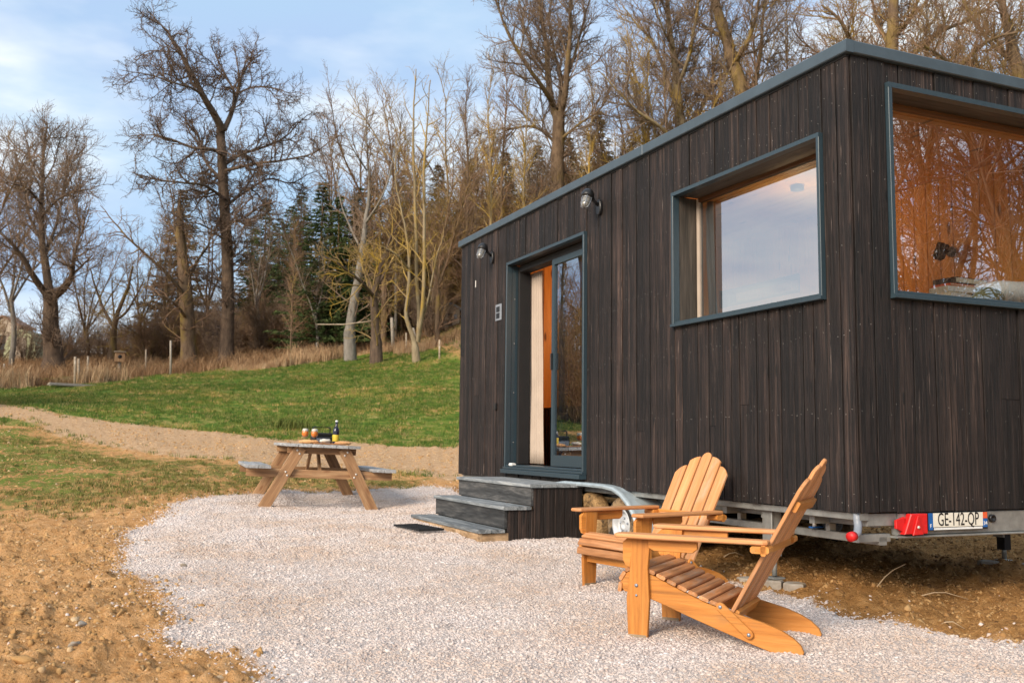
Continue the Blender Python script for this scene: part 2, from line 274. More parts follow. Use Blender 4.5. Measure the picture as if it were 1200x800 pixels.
def groundmat():
    m, t, b = newmat('ground_soil_grass'); c = N(t, 'ShaderNodeTexCoord').outputs['Object']
    def A(n): a = N(t, 'ShaderNodeAttribute', attribute_name=n); return a.outputs['Fac']
    big = noise(t, c, .35, 6, .6); mid = noise(t, c, 2.2, 7, .65); fine = noise(t, c, 13, 8, .7); vf = noise(t, c, 55, 5, .7)
    sand = ramp(t, fine, [(.28, (.24, .11, .042)), (.42, (.48, .255, .100)), (.6, (.61, .355, .165)), (.78, (.68, .47, .28))])
    sand = mix(t, 1., sand, ramp(t, mid, [(.3, (.80, .76, .70)), (.65, (1.12, 1.10, 1.08))]), 'MULTIPLY')
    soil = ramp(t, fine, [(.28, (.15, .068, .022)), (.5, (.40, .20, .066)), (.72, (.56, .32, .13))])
    pale = ramp(t, fine, [(.28, (.30, .175, .09)), (.5, (.50, .32, .18)), (.72, (.62, .44, .28))])
    green = ramp(t, mid, [(.25, (.045, .10, .012)), (.45, (.080, .145, .018)), (.56, (.15, .185, .03)), (.70, (.30, .25, .085))])
    green = mix(t, 1., green, ramp(t, vf, [(.3, (.6,)*3), (.7, (1.3,)*3)]), 'MULTIPLY')
    olive = ramp(t, fine, [(.3, (.09, .105, .022)), (.5, (.17, .155, .04)), (.7, (.30, .22, .085))])
    lit = ramp(t, fine, [(.3, (.12, .08, .035)), (.5, (.26, .17, .08)), (.7, (.42, .29, .15))])
    grav = ramp(t, vf, [(.3, (.52, .44, .40)), (.7, (.60, .525, .485))])
    def edge(att, nz_, amp, lo=.42, hi=.58):
        s = math_(t, 'ADD', A(att), math_(t, 'MULTIPLY', math_(t, 'SUBTRACT', nz_, .5), amp)); return ramp(t, s, [(lo, (0, 0, 0)), (hi, (1, 1, 1))])
    nn = math_(t, 'MULTIPLY', math_(t, 'ADD', mid, fine), .5)
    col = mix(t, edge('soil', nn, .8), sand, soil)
    col = mix(t, edge('patch', nn, 2.2, .45, .6), col, olive)
    col = mix(t, edge('patchgreen', nn, 2.4, .45, .62), col, green)
    dry = ramp(t, mix(t, .5, big, mid), [(.53, (0, 0, 0)), (.62, (1, 1, 1))]); green = mix(t, math_(t, 'MULTIPLY', dry, .75), green, ramp(t, vf, [(.3, (.24, .19, .05)), (.7, (.46, .34, .13))]))
    col = mix(t, edge('green', nn, 1.0), col, green)
    col = mix(t, edge('litter', nn, 1.4), col, lit)
    col = mix(t, edge('path', nn, .9), col, pale)
    col = mix(t, edge('gravel', fine, .5), col, grav)
    t.links.new(col, b.inputs['Base Color']); b.inputs['Roughness'].default_value = .95; b.inputs['Specular IOR Level'].default_value = .1
    h = math_(t, 'ADD', math_(t, 'MULTIPLY', fine, 1.), math_(t, 'MULTIPLY', vf, .4)); bump(t, b, h, .9, .05); return m
MT['ground'] = groundmat()

# ------------------------------------------------------------------ object helpers
W = {}
def tag(o, label=None, cat=None, group=None, kind=None):
    if label: o['label'] = label
    if cat: o['category'] = cat
    if group: o['group'] = group
    if kind: o['kind'] = kind
    return o
def thing(name, label, cat, loc=(0, 0, 0), rz=0, group=None, rot=None):
    o = bpy.data.objects.new(name, None); COL.objects.link(o); o.empty_display_size = .1
    o.location = loc; o.rotation_euler = rot if rot else (0, 0, rz); W[o] = Matrix.LocRotScale(Vector(loc), o.rotation_euler, None)
    return tag(o, label, cat, group)
def meshobj(name, me, mat, parent=None, mw=None, world=False, kind=None, smooth=False, label=None):
    o = bpy.data.objects.new(name, me); COL.objects.link(o)
    if mat is not None and not me.materials: me.materials.append(mat)
    b = mw if mw is not None else Matrix.Identity(4)
    if parent:
        o.parent = parent
        if world: o.matrix_parent_inverse = W[parent].inverted(); W[o] = b
        else: W[o] = W[parent] @ b
    else: W[o] = b
    o.matrix_basis = b
    if kind: o['kind'] = kind
    if label: o['label'] = label
    if smooth:
        for p in me.polygons: p.use_smooth = True
    return o
def pyd(name, v, f):
    me = bpy.data.meshes.new(name); me.from_pydata([tuple(x) for x in v], [], f); me.update(); return me
def npmesh(name, v, q, smooth=False):
    me = bpy.data.meshes.new(name); v = np.asarray(v, np.float32); q = np.asarray(q, np.int32); k = q.shape[1]
    me.vertices.add(len(v)); me.vertices.foreach_set('co', v.ravel()); me.loops.add(q.size); me.loops.foreach_set('vertex_index', q.ravel())
    me.polygons.add(len(q)); me.polygons.foreach_set('loop_start', np.arange(0, q.size, k, dtype=np.int32)); me.polygons.foreach_set('loop_total', np.full(len(q), k, np.int32))
    me.update(calc_edges=True)
    if smooth: me.polygons.foreach_set('use_smooth', np.ones(len(q), bool))
    return me
_pc = {}
def plankmesh(l, w, t, c=.003):
    key = (round(l, 3), round(w, 3), round(t, 3), c)
    if key in _pc: return _pc[key]
    a, b = w/2, t/2; c = min(c, a*.6, b*.6)
    ring = [(-a+c, -b), (a-c, -b), (a, -b+c), (a, b-c), (a-c, b), (-a+c, b), (-a, b-c), (-a, -b+c)]
    v = [(-l/2, y, z) for y, z in ring]+[(l/2, y, z) for y, z in ring]
    f = [(i, i+8, (i+1) % 8+8, (i+1) % 8) for i in range(8)]; f += [tuple(range(8)), tuple(range(15, 7, -1))]
    f = [tuple(reversed(x)) for x in f]
    me = pyd('plank', v, f); me.flip_normals() if False else None
    _pc[key] = me; return me
def frameM(p0, p1, nrm):
    x = (Vector(p1)-Vector(p0)).normalized(); z = Vector(nrm); z = (z-x*z.dot(x)).normalized(); y = z.cross(x)
    m = Matrix((x, y, z)).transposed().to_4x4(); m.translation = (Vector(p0)+Vector(p1))/2; return m
def plank(name, p0, p1, nrm, wd, th, mat, parent=None, world=False, c=.003, **k):
    """a board from p0 to p1; nrm = direction of its thickness"""
    l = (Vector(p1)-Vector(p0)).length; me = plankmesh(l, wd, th, c)
    if me.materials and me.materials[0] != mat: me = me.copy(); me.materials.clear()
    return meshobj(name, me, mat, parent, frameM(p0, p1, nrm), world, **k)
def boxm(name, lo, hi, mat, parent=None, world=False, c=.003, **k):
    lo = Vector(lo); hi = Vector(hi); m = (lo+hi)/2; d = hi-lo
    ax = max(range(3), key=lambda i: d[i]); e = [Vector((1, 0, 0)), Vector((0, 1, 0)), Vector((0, 0, 1))]
    nrm = min((i for i in range(3) if i != ax), key=lambda i: d[i]); oth = 3-ax-nrm
    p0 = m-e[ax]*d[ax]/2; p1 = m+e[ax]*d[ax]/2
    return plank(name, p0, p1, e[nrm], d[oth], d[nrm], mat, parent, world, c, **k)
def prism(name, pts, t, mat, parent=None, mw=None, world=False, bev=.004, **k):
    """outline pts (x,y) extruded along z by t, centred, with a chamfer"""
    n_ = len(pts); c = Vector((sum(p[0] for p in pts)/n_, sum(p[1] for p in pts)/n_)); v = []
    ar = sum(pts[i][0]*pts[(i+1) % n_][1]-pts[(i+1) % n_][0]*pts[i][1] for i in range(n_))
    if ar < 0: pts = list(reversed(pts))
    def inset(d):
        r = []
        for i in range(n_):
            a = Vector(pts[i-1]); b = Vector(pts[i]); e = Vector(pts[(i+1) % n_]); d1 = (b-a).normalized(); d2 = (e-b).normalized()
            nn = (Vector((-d1.y, d1.x))+Vector((-d2.y, d2.x)));
            if nn.length < 1e-6: nn = Vector((-d1.y, d1.x))
            r.append(b+nn.normalized()*d)
        return r
    ins = inset(bev)
    for z, P in ((-t/2, ins), (-t/2+bev, pts), (t/2-bev, pts), (t/2, ins)): v += [(p[0], p[1], z) for p in P]
    f = []
    for r in range(3): f += [(r*n_+i, r*n_+(i+1) % n_, (r+1)*n_+(i+1) % n_, (r+1)*n_+i) for i in range(n_)]
    f += [tuple(range(n_-1, -1, -1)), tuple(range(3*n_, 4*n_))]
    return meshobj(name, pyd(name, v, f), mat, parent, mw, world, **k)
def tubes_np(polys):
    """polys: list of (points Nx3, radii N, sides) -> verts, tris/quads"""
    V = []; Q = []; off = 0
    for P, Rr, k in polys:
        P = np.asarray(P, float); m = len(P); T = np.gradient(P, axis=0); T /= np.linalg.norm(T, axis=1)[:, None]+1e-9
        ref = np.array([0, 0, 1.]) if abs(T[0, 2]) < .8 else np.array([1., 0, 0]); a = np.cross(T, ref); a /= np.linalg.norm(a, axis=1)[:, None]+1e-9; b = np.cross(T, a)
        th = np.arange(k)*2*PI/k; ring = a[:, None, :]*np.cos(th)[None, :, None]+b[:, None, :]*np.sin(th)[None, :, None]
        V.append((P[:, None, :]+ring*np.asarray(Rr)[:, None, None]).reshape(-1, 3))
        i = np.arange(m-1)[:, None]*k; j = np.arange(k)[None, :]; jn = (j+1) % k
        Q.append((np.stack([i+j, i+jn, i+k+jn, i+k+j], -1).reshape(-1, 4)+off)[:, ::-1]); off += m*k
    return np.concatenate(V), np.concatenate(Q)
def tubeobj(name, pts, rad, mat, parent=None, sides=10, world=False, mw=None, cap=True, **k):
    pts = [tuple(p) for p in pts]; r = rad if isinstance(rad, (list, tuple)) else [rad]*len(pts)
    if cap:
        d0 = Vector(pts[0])-Vector(pts[1]); d1 = Vector(pts[-1])-Vector(pts[-2]); e = 1e-4
        pts = [tuple(Vector(pts[0])+d0.normalized()*e)]+pts+[tuple(Vector(pts[-1])+d1.normalized()*e)]; r = [1e-4]+list(r)+[1e-4]
    v, q = tubes_np([(pts, r, sides)]); return meshobj(name, npmesh(name, v, q, True), mat, parent, mw, world, **k)
def lathe(name, prof, mat, parent=None, mw=None, world=False, sides=20, caps=True, **k):
    v = []; f = []
    for r, z in prof: v += [(r*math.cos(2*PI*i/sides), r*math.sin(2*PI*i/sides), z) for i in range(sides)]
    for j in range(len(prof)-1):
        for i in range(sides): f.append((j*sides+i, j*sides+(i+1) % sides, (j+1)*sides+(i+1) % sides, (j+1)*sides+i))
    if caps: f.append(tuple(range(sides-1, -1, -1))); f.append(tuple(range((len(prof)-1)*sides, len(prof)*sides)))
    o = meshobj(name, pyd(name, v, f), mat, parent, mw, world, smooth=True, **k); return o
def copy_tree(o, parent=None):
    c = o.copy(); COL.objects.link(c)
    if parent is not None: c.parent = parent
    for ch in list(o.children): copy_tree(ch, c)
    return c
def textmesh(body, size, depth=.0008):
    cu = bpy.data.curves.new('text', 'FONT'); cu.body = body; cu.size = size; cu.extrude = depth; cu.align_x = 'CENTER'; cu.align_y = 'CENTER'; cu.resolution_u = 3
    to = bpy.data.objects.new('text', cu); COL.objects.link(to); dg = bpy.context.evaluated_depsgraph_get()
    me = bpy.data.meshes.new_from_object(to.evaluated_get(dg)); bpy.data.objects.remove(to); me.materials.clear(); return me
rng = random.Random(3)

# ------------------------------------------------------------------ ground regions (world polygons)
PAD = [hit(*p) for p in [(330, 845), (300, 795), (285, 782), (242, 768), (210, 742), (218, 728), (188, 713), (190, 700), (160, 674), (146, 648), (165, 618), (205, 592), (262, 580), (330, 576), (430, 576), (500, 571), (525, 574)]]
PAD += [(.35, 5.9), (.15, 3.6), (.05, 2.9), (-.05, 2.2), (-.35, 1.6)]+[hit(*p) for p in [(800, 672), (880, 692), (945, 703), (1000, 717), (1080, 740), (1200, 762), (1330, 800)]]+[(.9, -4.), (-2, -5.5), (-4.1, -3.2)]
PATH = [hit(*p) for p in [(-90, 470), (0, 475), (100, 487), (200, 502), (300, 514), (400, 519), (535, 525)]]+[(4, 16), (12, 17), (12, 12), (4, 11.5)]+[hit(*p) for p in [(535, 560), (470, 552), (350, 547), (290, 540), (200, 533), (130, 522), (60, 502), (0, 492), (-90, 488)]]
PATCH = [hit(*p) for p in [(-250, 488), (-90, 490), (60, 502), (130, 523), (200, 535), (290, 542), (535, 560)]]+[(.5, 9), (.2, 7.2)]+[hit(*p) for p in [(520, 576), (430, 580), (300, 580), (200, 590), (100, 602), (0, 612), (-250, 625)]]
EDGE = [hit(*p) for p in [(-400, 462), (-100, 462), (0, 456), (60, 454), (110, 450), (200, 441), (300, 433), (400, 419), (470, 412), (535, 428)]]   # lower edge of the wood
HIPTS = list(EDGE)
def sdist(X, Y, poly):
    d = np.full(X.shape, 1e9); ins = np.zeros(X.shape, bool); m = len(poly)
    for i in range(m):
        x0, y0 = poly[i]; x1, y1 = poly[(i+1) % m]; ex, ey = x1-x0, y1-y0; wx, wy = X-x0, Y-y0
        tt = np.clip((wx*ex+wy*ey)/(ex*ex+ey*ey+1e-12), 0, 1); d = np.minimum(d, (wx-ex*tt)**2+(wy-ey*tt)**2)
        c = ((y0 <= Y) != (y1 <= Y)) & (X < (x1-x0)*(Y-y0)/((y1-y0) if abs(y1-y0) > 1e-9 else 1e-9)+x0); ins ^= c
    d = np.sqrt(d); return np.where(ins, d, -d)
WOOD = EDGE+[(6, 30), (30, 25), (60, 10), (200, 60), (200, 300), (-300, 300), (-300, 40)]
def sm(x, a, b): return np.clip((x-a)/(b-a), 0, 1)
def masks(X, Y):
    wob = fbm(X, Y, 4, 1.3)*.28; far = np.hypot(X-CAM.x, Y-CAM.y); wb = fbm(X, Y, 3, .3)*1.2
    g = sdist(X, Y, PAD)+wob*.7; p = sdist(X, Y, PATH)+wb*.8; pt = sdist(X, Y, PATCH)+wb*.5; wd = sdist(X, Y, WOOD)+wb*.8
    beyond = (X-CAM.x)*math.sin(YAW)+(Y-CAM.y)*math.cos(YAW)
    M_ = {}
    M_['gravel'] = sm(g, -.15, .15)
    M_['path'] = sm(p, -.5, .5)
    M_['patch'] = sm(pt, -.5, .8)*.55
    lx = (X-CAM.x)*RT.x+(Y-CAM.y)*RT.y
    M_['patchgreen'] = sm(pt, -.3, 1.0)*(.28+.34*sm(-lx/np.maximum(beyond, 1), .22, .5)*sm(beyond, 9, 14))
    inv = 1-np.maximum(sm(pt, -.5, .5), M_['path'])
    M_['green'] = np.where(beyond > 15.5, inv, 0)*(1-sm(wd, -.5, .8)*.75)
    M_['green'] = np.maximum(M_['green'], sm(-beyond, 4, 9)*.9)
    M_['litter'] = sm(wd, -.6, 1.5)*.75
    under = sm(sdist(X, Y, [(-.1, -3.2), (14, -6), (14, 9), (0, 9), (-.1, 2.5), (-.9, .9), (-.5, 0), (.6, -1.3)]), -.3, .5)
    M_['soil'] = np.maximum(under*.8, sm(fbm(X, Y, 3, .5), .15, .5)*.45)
    return M_, g
# ground sheet
h0 = YAW; ang = np.concatenate([np.arange(-36, 36, .16), np.arange(36, 324, 2.4)]); ang = np.radians(ang)+h0
rr = [.3, .8, 1.3]; r = 1.8
while r < 16: rr.append(r); r *= 1.0115
while r < 900: rr.append(r); r *= 1.032
rr = np.array(rr); A_, R_ = np.meshgrid(ang, rr); X = CAM.x+R_*np.sin(A_); Y = CAM.y+R_*np.cos(A_)
Z = hz(X.ravel(), Y.ravel()).reshape(X.shape); MK, gd = masks(X, Y)
near = np.clip(1-R_/40, .1, 1); rough = 1-.8*MK['gravel']; rough *= 1-.5*MK['green']
footp = np.zeros_like(X)
Z = Z+fbm(X, Y, 2, .6)*.07*np.clip((R_-3)/20, .25, 3)*(1-.6*MK['gravel'])+(fbm(X*.75+Y*.4, Y*1.5-X*.5, 4, 2.4)*.085+np.abs(fbm(X, Y, 5, 9.))*.085)*rough*near+fbm(X, Y, 2, 12)*.012*MK['gravel']
Z += .02*MK['gravel']*sm(gd, 0, .3)
lump = np.maximum(fbm(X, Y, 4, 1.6), 0)*.22*MK['path']*near; Z += lump
nr_, na = X.shape; v = np.stack([X, Y, Z], -1).reshape(-1, 3)
i = np.arange(nr_-1)[:, None]*na; j = np.arange(na)[None, :]; jn = (j+1) % na
q = np.stack([i+j, i+na+j, i+na+jn, i+jn], -1).reshape(-1, 4)[:, ::-1]
gm = npmesh('ground', v, q, True)
for k_, a_ in MK.items():
    at_ = gm.attributes.new(k_, 'FLOAT', 'POINT'); at_.data.foreach_set('value', a_.ravel().astype(np.float32))
meshobj('ground', gm, MT['ground'], kind='structure')
_zr = rr; _za = ang
def ground_z(X, Y):                                # bilinear look-up in the sheet
    X = np.atleast_1d(X); Y = np.atleast_1d(Y); r = np.hypot(X-CAM.x, Y-CAM.y); a = np.arctan2(X-CAM.x, Y-CAM.y)
    a = (a-ang[0]) % (2*PI)+ang[0]; ri = np.clip(np.searchsorted(rr, r)-1, 0, len(rr)-2); fr = np.clip((r-rr[ri])/(rr[ri+1]-rr[ri]), 0, 1)
    ai = np.clip(np.searchsorted(ang, a)-1, 0, na-1); an = (ai+1) % na; w_ = np.where(ai == na-1, ang[0]+2*PI, ang[np.minimum(ai+1, na-1)])-ang[ai]; fa = np.clip((a-ang[ai])/w_, 0, 1)
    return (Z[ri, ai]*(1-fa)+Z[ri, an]*fa)*(1-fr)+(Z[ri+1, ai]*(1-fa)+Z[ri+1, an]*fa)*fr
def GZ(x, y): return float(ground_z(x, y)[0])

# ------------------------------------------------------------------ scatter (stuff) with geometry nodes
def protos(name, meshes, mat):
    c = bpy.data.collections.new(name)
    for i_, me in enumerate(meshes):
        me.materials.append(mat); o = bpy.data.objects.new(name, me); c.objects.link(o)
    return c
def scatter(name, P, scl, rot, coll, label):
    me = bpy.data.meshes.new(name); me.vertices.add(len(P)); me.vertices.foreach_set('co', np.asarray(P, np.float32).ravel())
    a = me.attributes.new('scl', 'FLOAT_VECTOR', 'POINT'); s = np.asarray(scl, np.float32); s = np.repeat(s[:, None], 3, 1) if s.ndim == 1 else s; a.data.foreach_set('vector', np.ascontiguousarray(s).ravel())
    a = me.attributes.new('rot', 'FLOAT_VECTOR', 'POINT'); a.data.foreach_set('vector', np.asarray(rot, np.float32).ravel())
    o = bpy.data.objects.new(name, me); COL.objects.link(o); tag(o, label, name.replace('_', ' ') if len(name.split('_')) < 3 else name.split('_')[-1], None, 'stuff')
    g = bpy.data.node_groups.new(name, 'GeometryNodeTree'); g.interface.new_socket('Geometry', in_out='INPUT', socket_type='NodeSocketGeometry'); g.interface.new_socket('Geometry', in_out='OUTPUT', socket_type='NodeSocketGeometry')
    gi = g.nodes.new('NodeGroupInput'); go = g.nodes.new('NodeGroupOutput'); ip = g.nodes.new('GeometryNodeInstanceOnPoints'); ci = g.nodes.new('GeometryNodeCollectionInfo')
    ci.inputs[0].default_value = coll; ci.inputs[1].default_value = True; ci.inputs[2].default_value = True
    sa = g.nodes.new('GeometryNodeInputNamedAttribute'); sa.data_type = 'FLOAT_VECTOR'; sa.inputs[0].default_value = 'scl'
    ra = g.nodes.new('GeometryNodeInputNamedAttribute'); ra.data_type = 'FLOAT_VECTOR'; ra.inputs[0].default_value = 'rot'
    ip.inputs['Pick Instance'].default_value = True
    l = g.links.new; l(gi.outputs[0], ip.inputs['Points']); l(ci.outputs[0], ip.inputs['Instance']); l(sa.outputs[0], ip.inputs['Scale'])
    e2r = g.nodes.new('FunctionNodeEulerToRotation'); l(ra.outputs[0], e2r.inputs[0]); l(e2r.outputs[0], ip.inputs['Rotation']); l(ip.outputs[0], go.inputs[0])
    md = o.modifiers.new('scatter', 'NODES'); md.node_group = g; return o
def rock(seed, rough=.3, sub=False):
    rs = np.random.RandomState(seed); ph = (1+5**.5)/2
    v = np.array([(-1, ph, 0), (1, ph, 0), (-1, -ph, 0), (1, -ph, 0), (0, -1, ph), (0, 1, ph), (0, -1, -ph), (0, 1, -ph), (ph, 0, -1), (ph, 0, 1), (-ph, 0, -1), (-ph, 0, 1)], float); v /= np.linalg.norm(v[0])
    f = [(0, 11, 5), (0, 5, 1), (0, 1, 7), (0, 7, 10), (0, 10, 11), (1, 5, 9), (5, 11, 4), (11, 10, 2), (10, 7, 6), (7, 1, 8), (3, 9, 4), (3, 4, 2), (3, 2, 6), (3, 6, 8), (3, 8, 9), (4, 9, 5), (2, 4, 11), (6, 2, 10), (8, 6, 7), (9, 8, 1)]
    if sub:
        v = [tuple(x) for x in v]; ff = []; mid = {}
        def md_(a, b):
            k = (min(a, b), max(a, b))
            if k not in mid: m_ = (np.array(v[a])+np.array(v[b]))/2; mid[k] = len(v); v.append(tuple(m_/np.linalg.norm(m_)))
            return mid[k]
        for a, b, c in f: x, y, z = md_(a, b), md_(b, c), md_(c, a); ff += [(a, x, z), (b, y, x), (c, z, y), (x, y, z)]
        f = ff; v = np.array(v)
    for _ in range(4):
        nn = rs.randn(3); nn /= np.linalg.norm(nn); dd = v@nn; v = v-np.outer(np.maximum(dd-.55, 0), nn)
    v = v*(1+rs.uniform(-rough, rough, len(v)))[:, None]*.5*np.array([1, rs.uniform(.65, .95), rs.uniform(.5, .8)]); return npmesh('rock', v, np.array(f))
def blades(seed, nb, h, spread, wd, lean=.5):
    rs = np.random.RandomState(seed); V = []; F = []
    for _ in range(nb):
        a = rs.rand()*2*PI; b = rs.rand()*2*PI; p = np.array([math.cos(a), math.sin(a), 0])*spread*rs.rand()**.5; hh = h*rs.uniform(.5, 1.1)
        d = np.array([math.cos(b), math.sin(b), 0])*lean*hh*rs.rand(); sx = np.array([-math.sin(b), math.cos(b), 0])*wd
        k = len(V); V += [p-sx-[0, 0, .02*h], p+sx-[0, 0, .02*h], p+d*.4+sx*.7+[0, 0, hh*.6], p+d*.4-sx*.7+[0, 0, hh*.6], p+d+[0, 0, hh*.97], p+d*1.02+[0, 0, hh]]
        F += [(k, k+1, k+2, k+3), (k+3, k+2, k+5, k+4)]
    return npmesh('blades', np.array(V), np.array(F))
rs = np.random.RandomState(5)
def rotr(n_): return rs.rand(n_, 3)*2*PI
STONES = protos('gravel_stone', [rock(i) for i in range(8)], MT['stone'])
CL = protos('soil_clod', [rock(20+i, .42) for i in range(8)], MT['clod'])
CLD = protos('dark_soil_clod', [rock(30+i, .42) for i in range(6)], MT['clodd'])
# gravel: density falls with distance while stone size stays
def polar(nn, r0, r1, a0=-33, a1=36, pw=1.):
    r = np.exp(rs.uniform(math.log(r0), math.log(r1), nn)) if pw == 1. else (rs.uniform(r0**pw, r1**pw, nn))**(1/pw); a = np.radians(rs.uniform(a0, a1, nn))+YAW; return CAM.x+r*np.sin(a), CAM.y+r*np.cos(a), r
x, y, r = polar(760000, 2.6, 15.5, pw=1.35); mk, g = masks(x, y); keep = g+rs.normal(0, .09, len(x)) > 0
stp = (x > -1.0) & (x < 0) & (y > 3.56) & (y < 5.4); keep &= ~stp
x, y, r = x[keep], y[keep], r[keep]; s = np.exp(rs.normal(math.log(.0115), .42, len(x)))*(1+.3*(r > 8)); s = np.clip(s, .006, .040)
z = ground_z(x, y)+s*.0
rg = rs.normal(0, .26, (len(x), 3)); rg[:, 2] = rs.rand(len(x))*6.28
scatter('gravel', np.stack([x, y, z], -1), np.stack([s*1.15, s, s*.8], -1), rg, STONES, 'pale pink and white crushed gravel spread round the steps, table and chairs')
# clods
x, y, r = polar(420000, 2.6, 30, pw=1.1); mk, g = masks(x, y); dens = (1-mk['gravel'])*(1-mk['green'])*(1-.7*mk['patch']/.55)*(.35+.65*sm(fbm(x, y, 3, .9), -.2, .35))*np.where(mk['path'] > .5, .28, .8)
keep = rs.rand(len(x)) < dens; dk = mk['soil'] > .45
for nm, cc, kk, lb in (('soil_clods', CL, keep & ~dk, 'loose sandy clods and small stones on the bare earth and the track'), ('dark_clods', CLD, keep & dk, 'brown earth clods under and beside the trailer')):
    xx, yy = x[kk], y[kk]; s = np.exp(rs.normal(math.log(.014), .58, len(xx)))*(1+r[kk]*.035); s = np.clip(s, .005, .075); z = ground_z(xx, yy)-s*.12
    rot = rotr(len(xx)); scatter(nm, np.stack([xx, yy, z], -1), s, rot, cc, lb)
# stray pale stones on the soil
x, y, r = polar(3800, 2.6, 9); mk, g = masks(x, y); keep = (g < 0) & (rs.rand(len(x)) < np.exp(g/.28)+.004)
x, y = x[keep], y[keep]; s = rs.uniform(.012, .04, len(x)); scatter('stray_stones', np.stack([x, y, ground_z(x, y)], -1), s, rotr(len(x)), STONES, 'pale gravel stones scattered loose on the sandy earth')
# grass
GB = protos('grass_tuft', [blades(i, 14, .07, .07, .004, .9) for i in range(4)], MT['gblade'])
OB = protos('olive_tuft', [blades(10+i, 12, .05, .06, .004, 1.1) for i in range(4)], MT['oblade'])
RB = protos('reed_tuft', [blades(20+i, 16, 1., .25, .012, .5) for i in range(5)], MT['reed'])
x, y, r = polar(150000, 15, 62, -34, 12, pw=1.4); mk, g = masks(x, y); keep = rs.rand(len(x)) < (mk['green']*1.1-.1)*(.25+.75*sm(fbm(x, y, 4, .55), -.25, .2)); x, y, r = x[keep], y[keep], r[keep]
s = rs.uniform(.5, 1.1, len(x))*(1+r*.012); rot = np.zeros((len(x), 3)); rot[:, 2] = rs.rand(len(x))*6.28
scatter('meadow_grass', np.stack([x, y, ground_z(x, y)-.01], -1), s, rot, GB, 'short green grass on the bank below the trees')
x, y, r = polar(60000, 6, 24, -33, 5, pw=1.4); mk, g = masks(x, y); nn = fbm(x, y, 4, 1.6)
keep = rs.rand(len(x)) < (mk['patch']/.55)*sm(nn, -.25, .35)*(1-mk['gravel'])*(1-mk['path']); x, y, r = x[keep], y[keep], r[keep]; s = rs.uniform(.4, 1.1, len(x)); rot = np.zeros((len(x), 3)); rot[:, 2] = rs.rand(len(x))*6.28
scatter('patchy_grass', np.stack([x, y, ground_z(x, y)-.006], -1), s, rot, OB, 'thin olive and green grass patches on the sandy ground by the table')
# reeds along the wood's edge
pe = np.array(EDGE[1:]); seg = np.linalg.norm(np.diff(pe, axis=0), axis=1); cum = np.concatenate([[0], np.cumsum(seg)])
nn = 9000; u = rs.rand(nn)*cum[-1]; ix = np.clip(np.searchsorted(cum, u)-1, 0, len(seg)-1); f_ = (u-cum[ix])/seg[ix]; px_ = pe[ix]*(1-f_)[:, None]+pe[ix+1]*f_[:, None]
off = rs.exponential(1.3, nn)+.1; bx_ = px_[:, 0]+off*math.sin(YAW)*1.0+rs.normal(0, .3, nn); by_ = px_[:, 1]+off*math.cos(YAW)+rs.normal(0, .3, nn)
pxx_ = np.array([600+FPX*((a-CAM.x)*RT.x+(b-CAM.y)*RT.y)/((a-CAM.x)*FW.x+(b-CAM.y)*FW.y) for a, b in zip(bx_, by_)]); kp = rs.rand(nn) < sm(fbm(bx_, by_, 3, .30), -.05, .22)*np.where(pxx_ < 85, .15, 1.)*np.where(pxx_ > 400, .5, 1.)*np.where((pxx_ < 30), 2.5, 1.); bx_, by_ = bx_[kp], by_[kp]
s = rs.uniform(.25, 1.1, len(bx_))*np.where(pxx_[kp] > 400, .55, 1.)*(.22+.75*sm(fbm(bx_, by_, 3, .35), -.2, .3)); rot = np.zeros((len(bx_), 3)); rot[:, 2] = rs.rand(len(bx_))*6.28; rot[:, 0] = rs.normal(0, .12, len(bx_))
scatter('dry_reeds', np.stack([bx_, by_, ground_z(bx_, by_)], -1), s, rot, RB, 'tall straw coloured dry grass along the edge of the wood')
nn = 12000; D = rs.uniform(40, 75, nn); pxx = rs.uniform(-60, 700, nn); P_ = np.array([tuple(at(a, 430, d)) for a, d in zip(pxx, D)]); mk, g = masks(P_[:, 0], P_[:, 1]); kp = (mk['litter'] > .5) & (fbm(P_[:, 0], P_[:, 1], 3, .25) > -.1)
P_ = P_[kp]; s = rs.uniform(.25, .75, len(P_)); rot = np.zeros((len(P_), 3)); rot[:, 2] = rs.rand(len(P_))*6.28; rot[:, 0] = rs.normal(0, .3, len(P_))
scatter('dead_undergrowth', np.stack([P_[:, 0], P_[:, 1], ground_z(P_[:, 0], P_[:, 1])], -1), s, rot, protos('undergrowth_tuft', [blades(40+i, 14, 1., .4, .014, .9) for i in range(4)], MT['litter']), 'dead brown undergrowth on the slope among the trees')

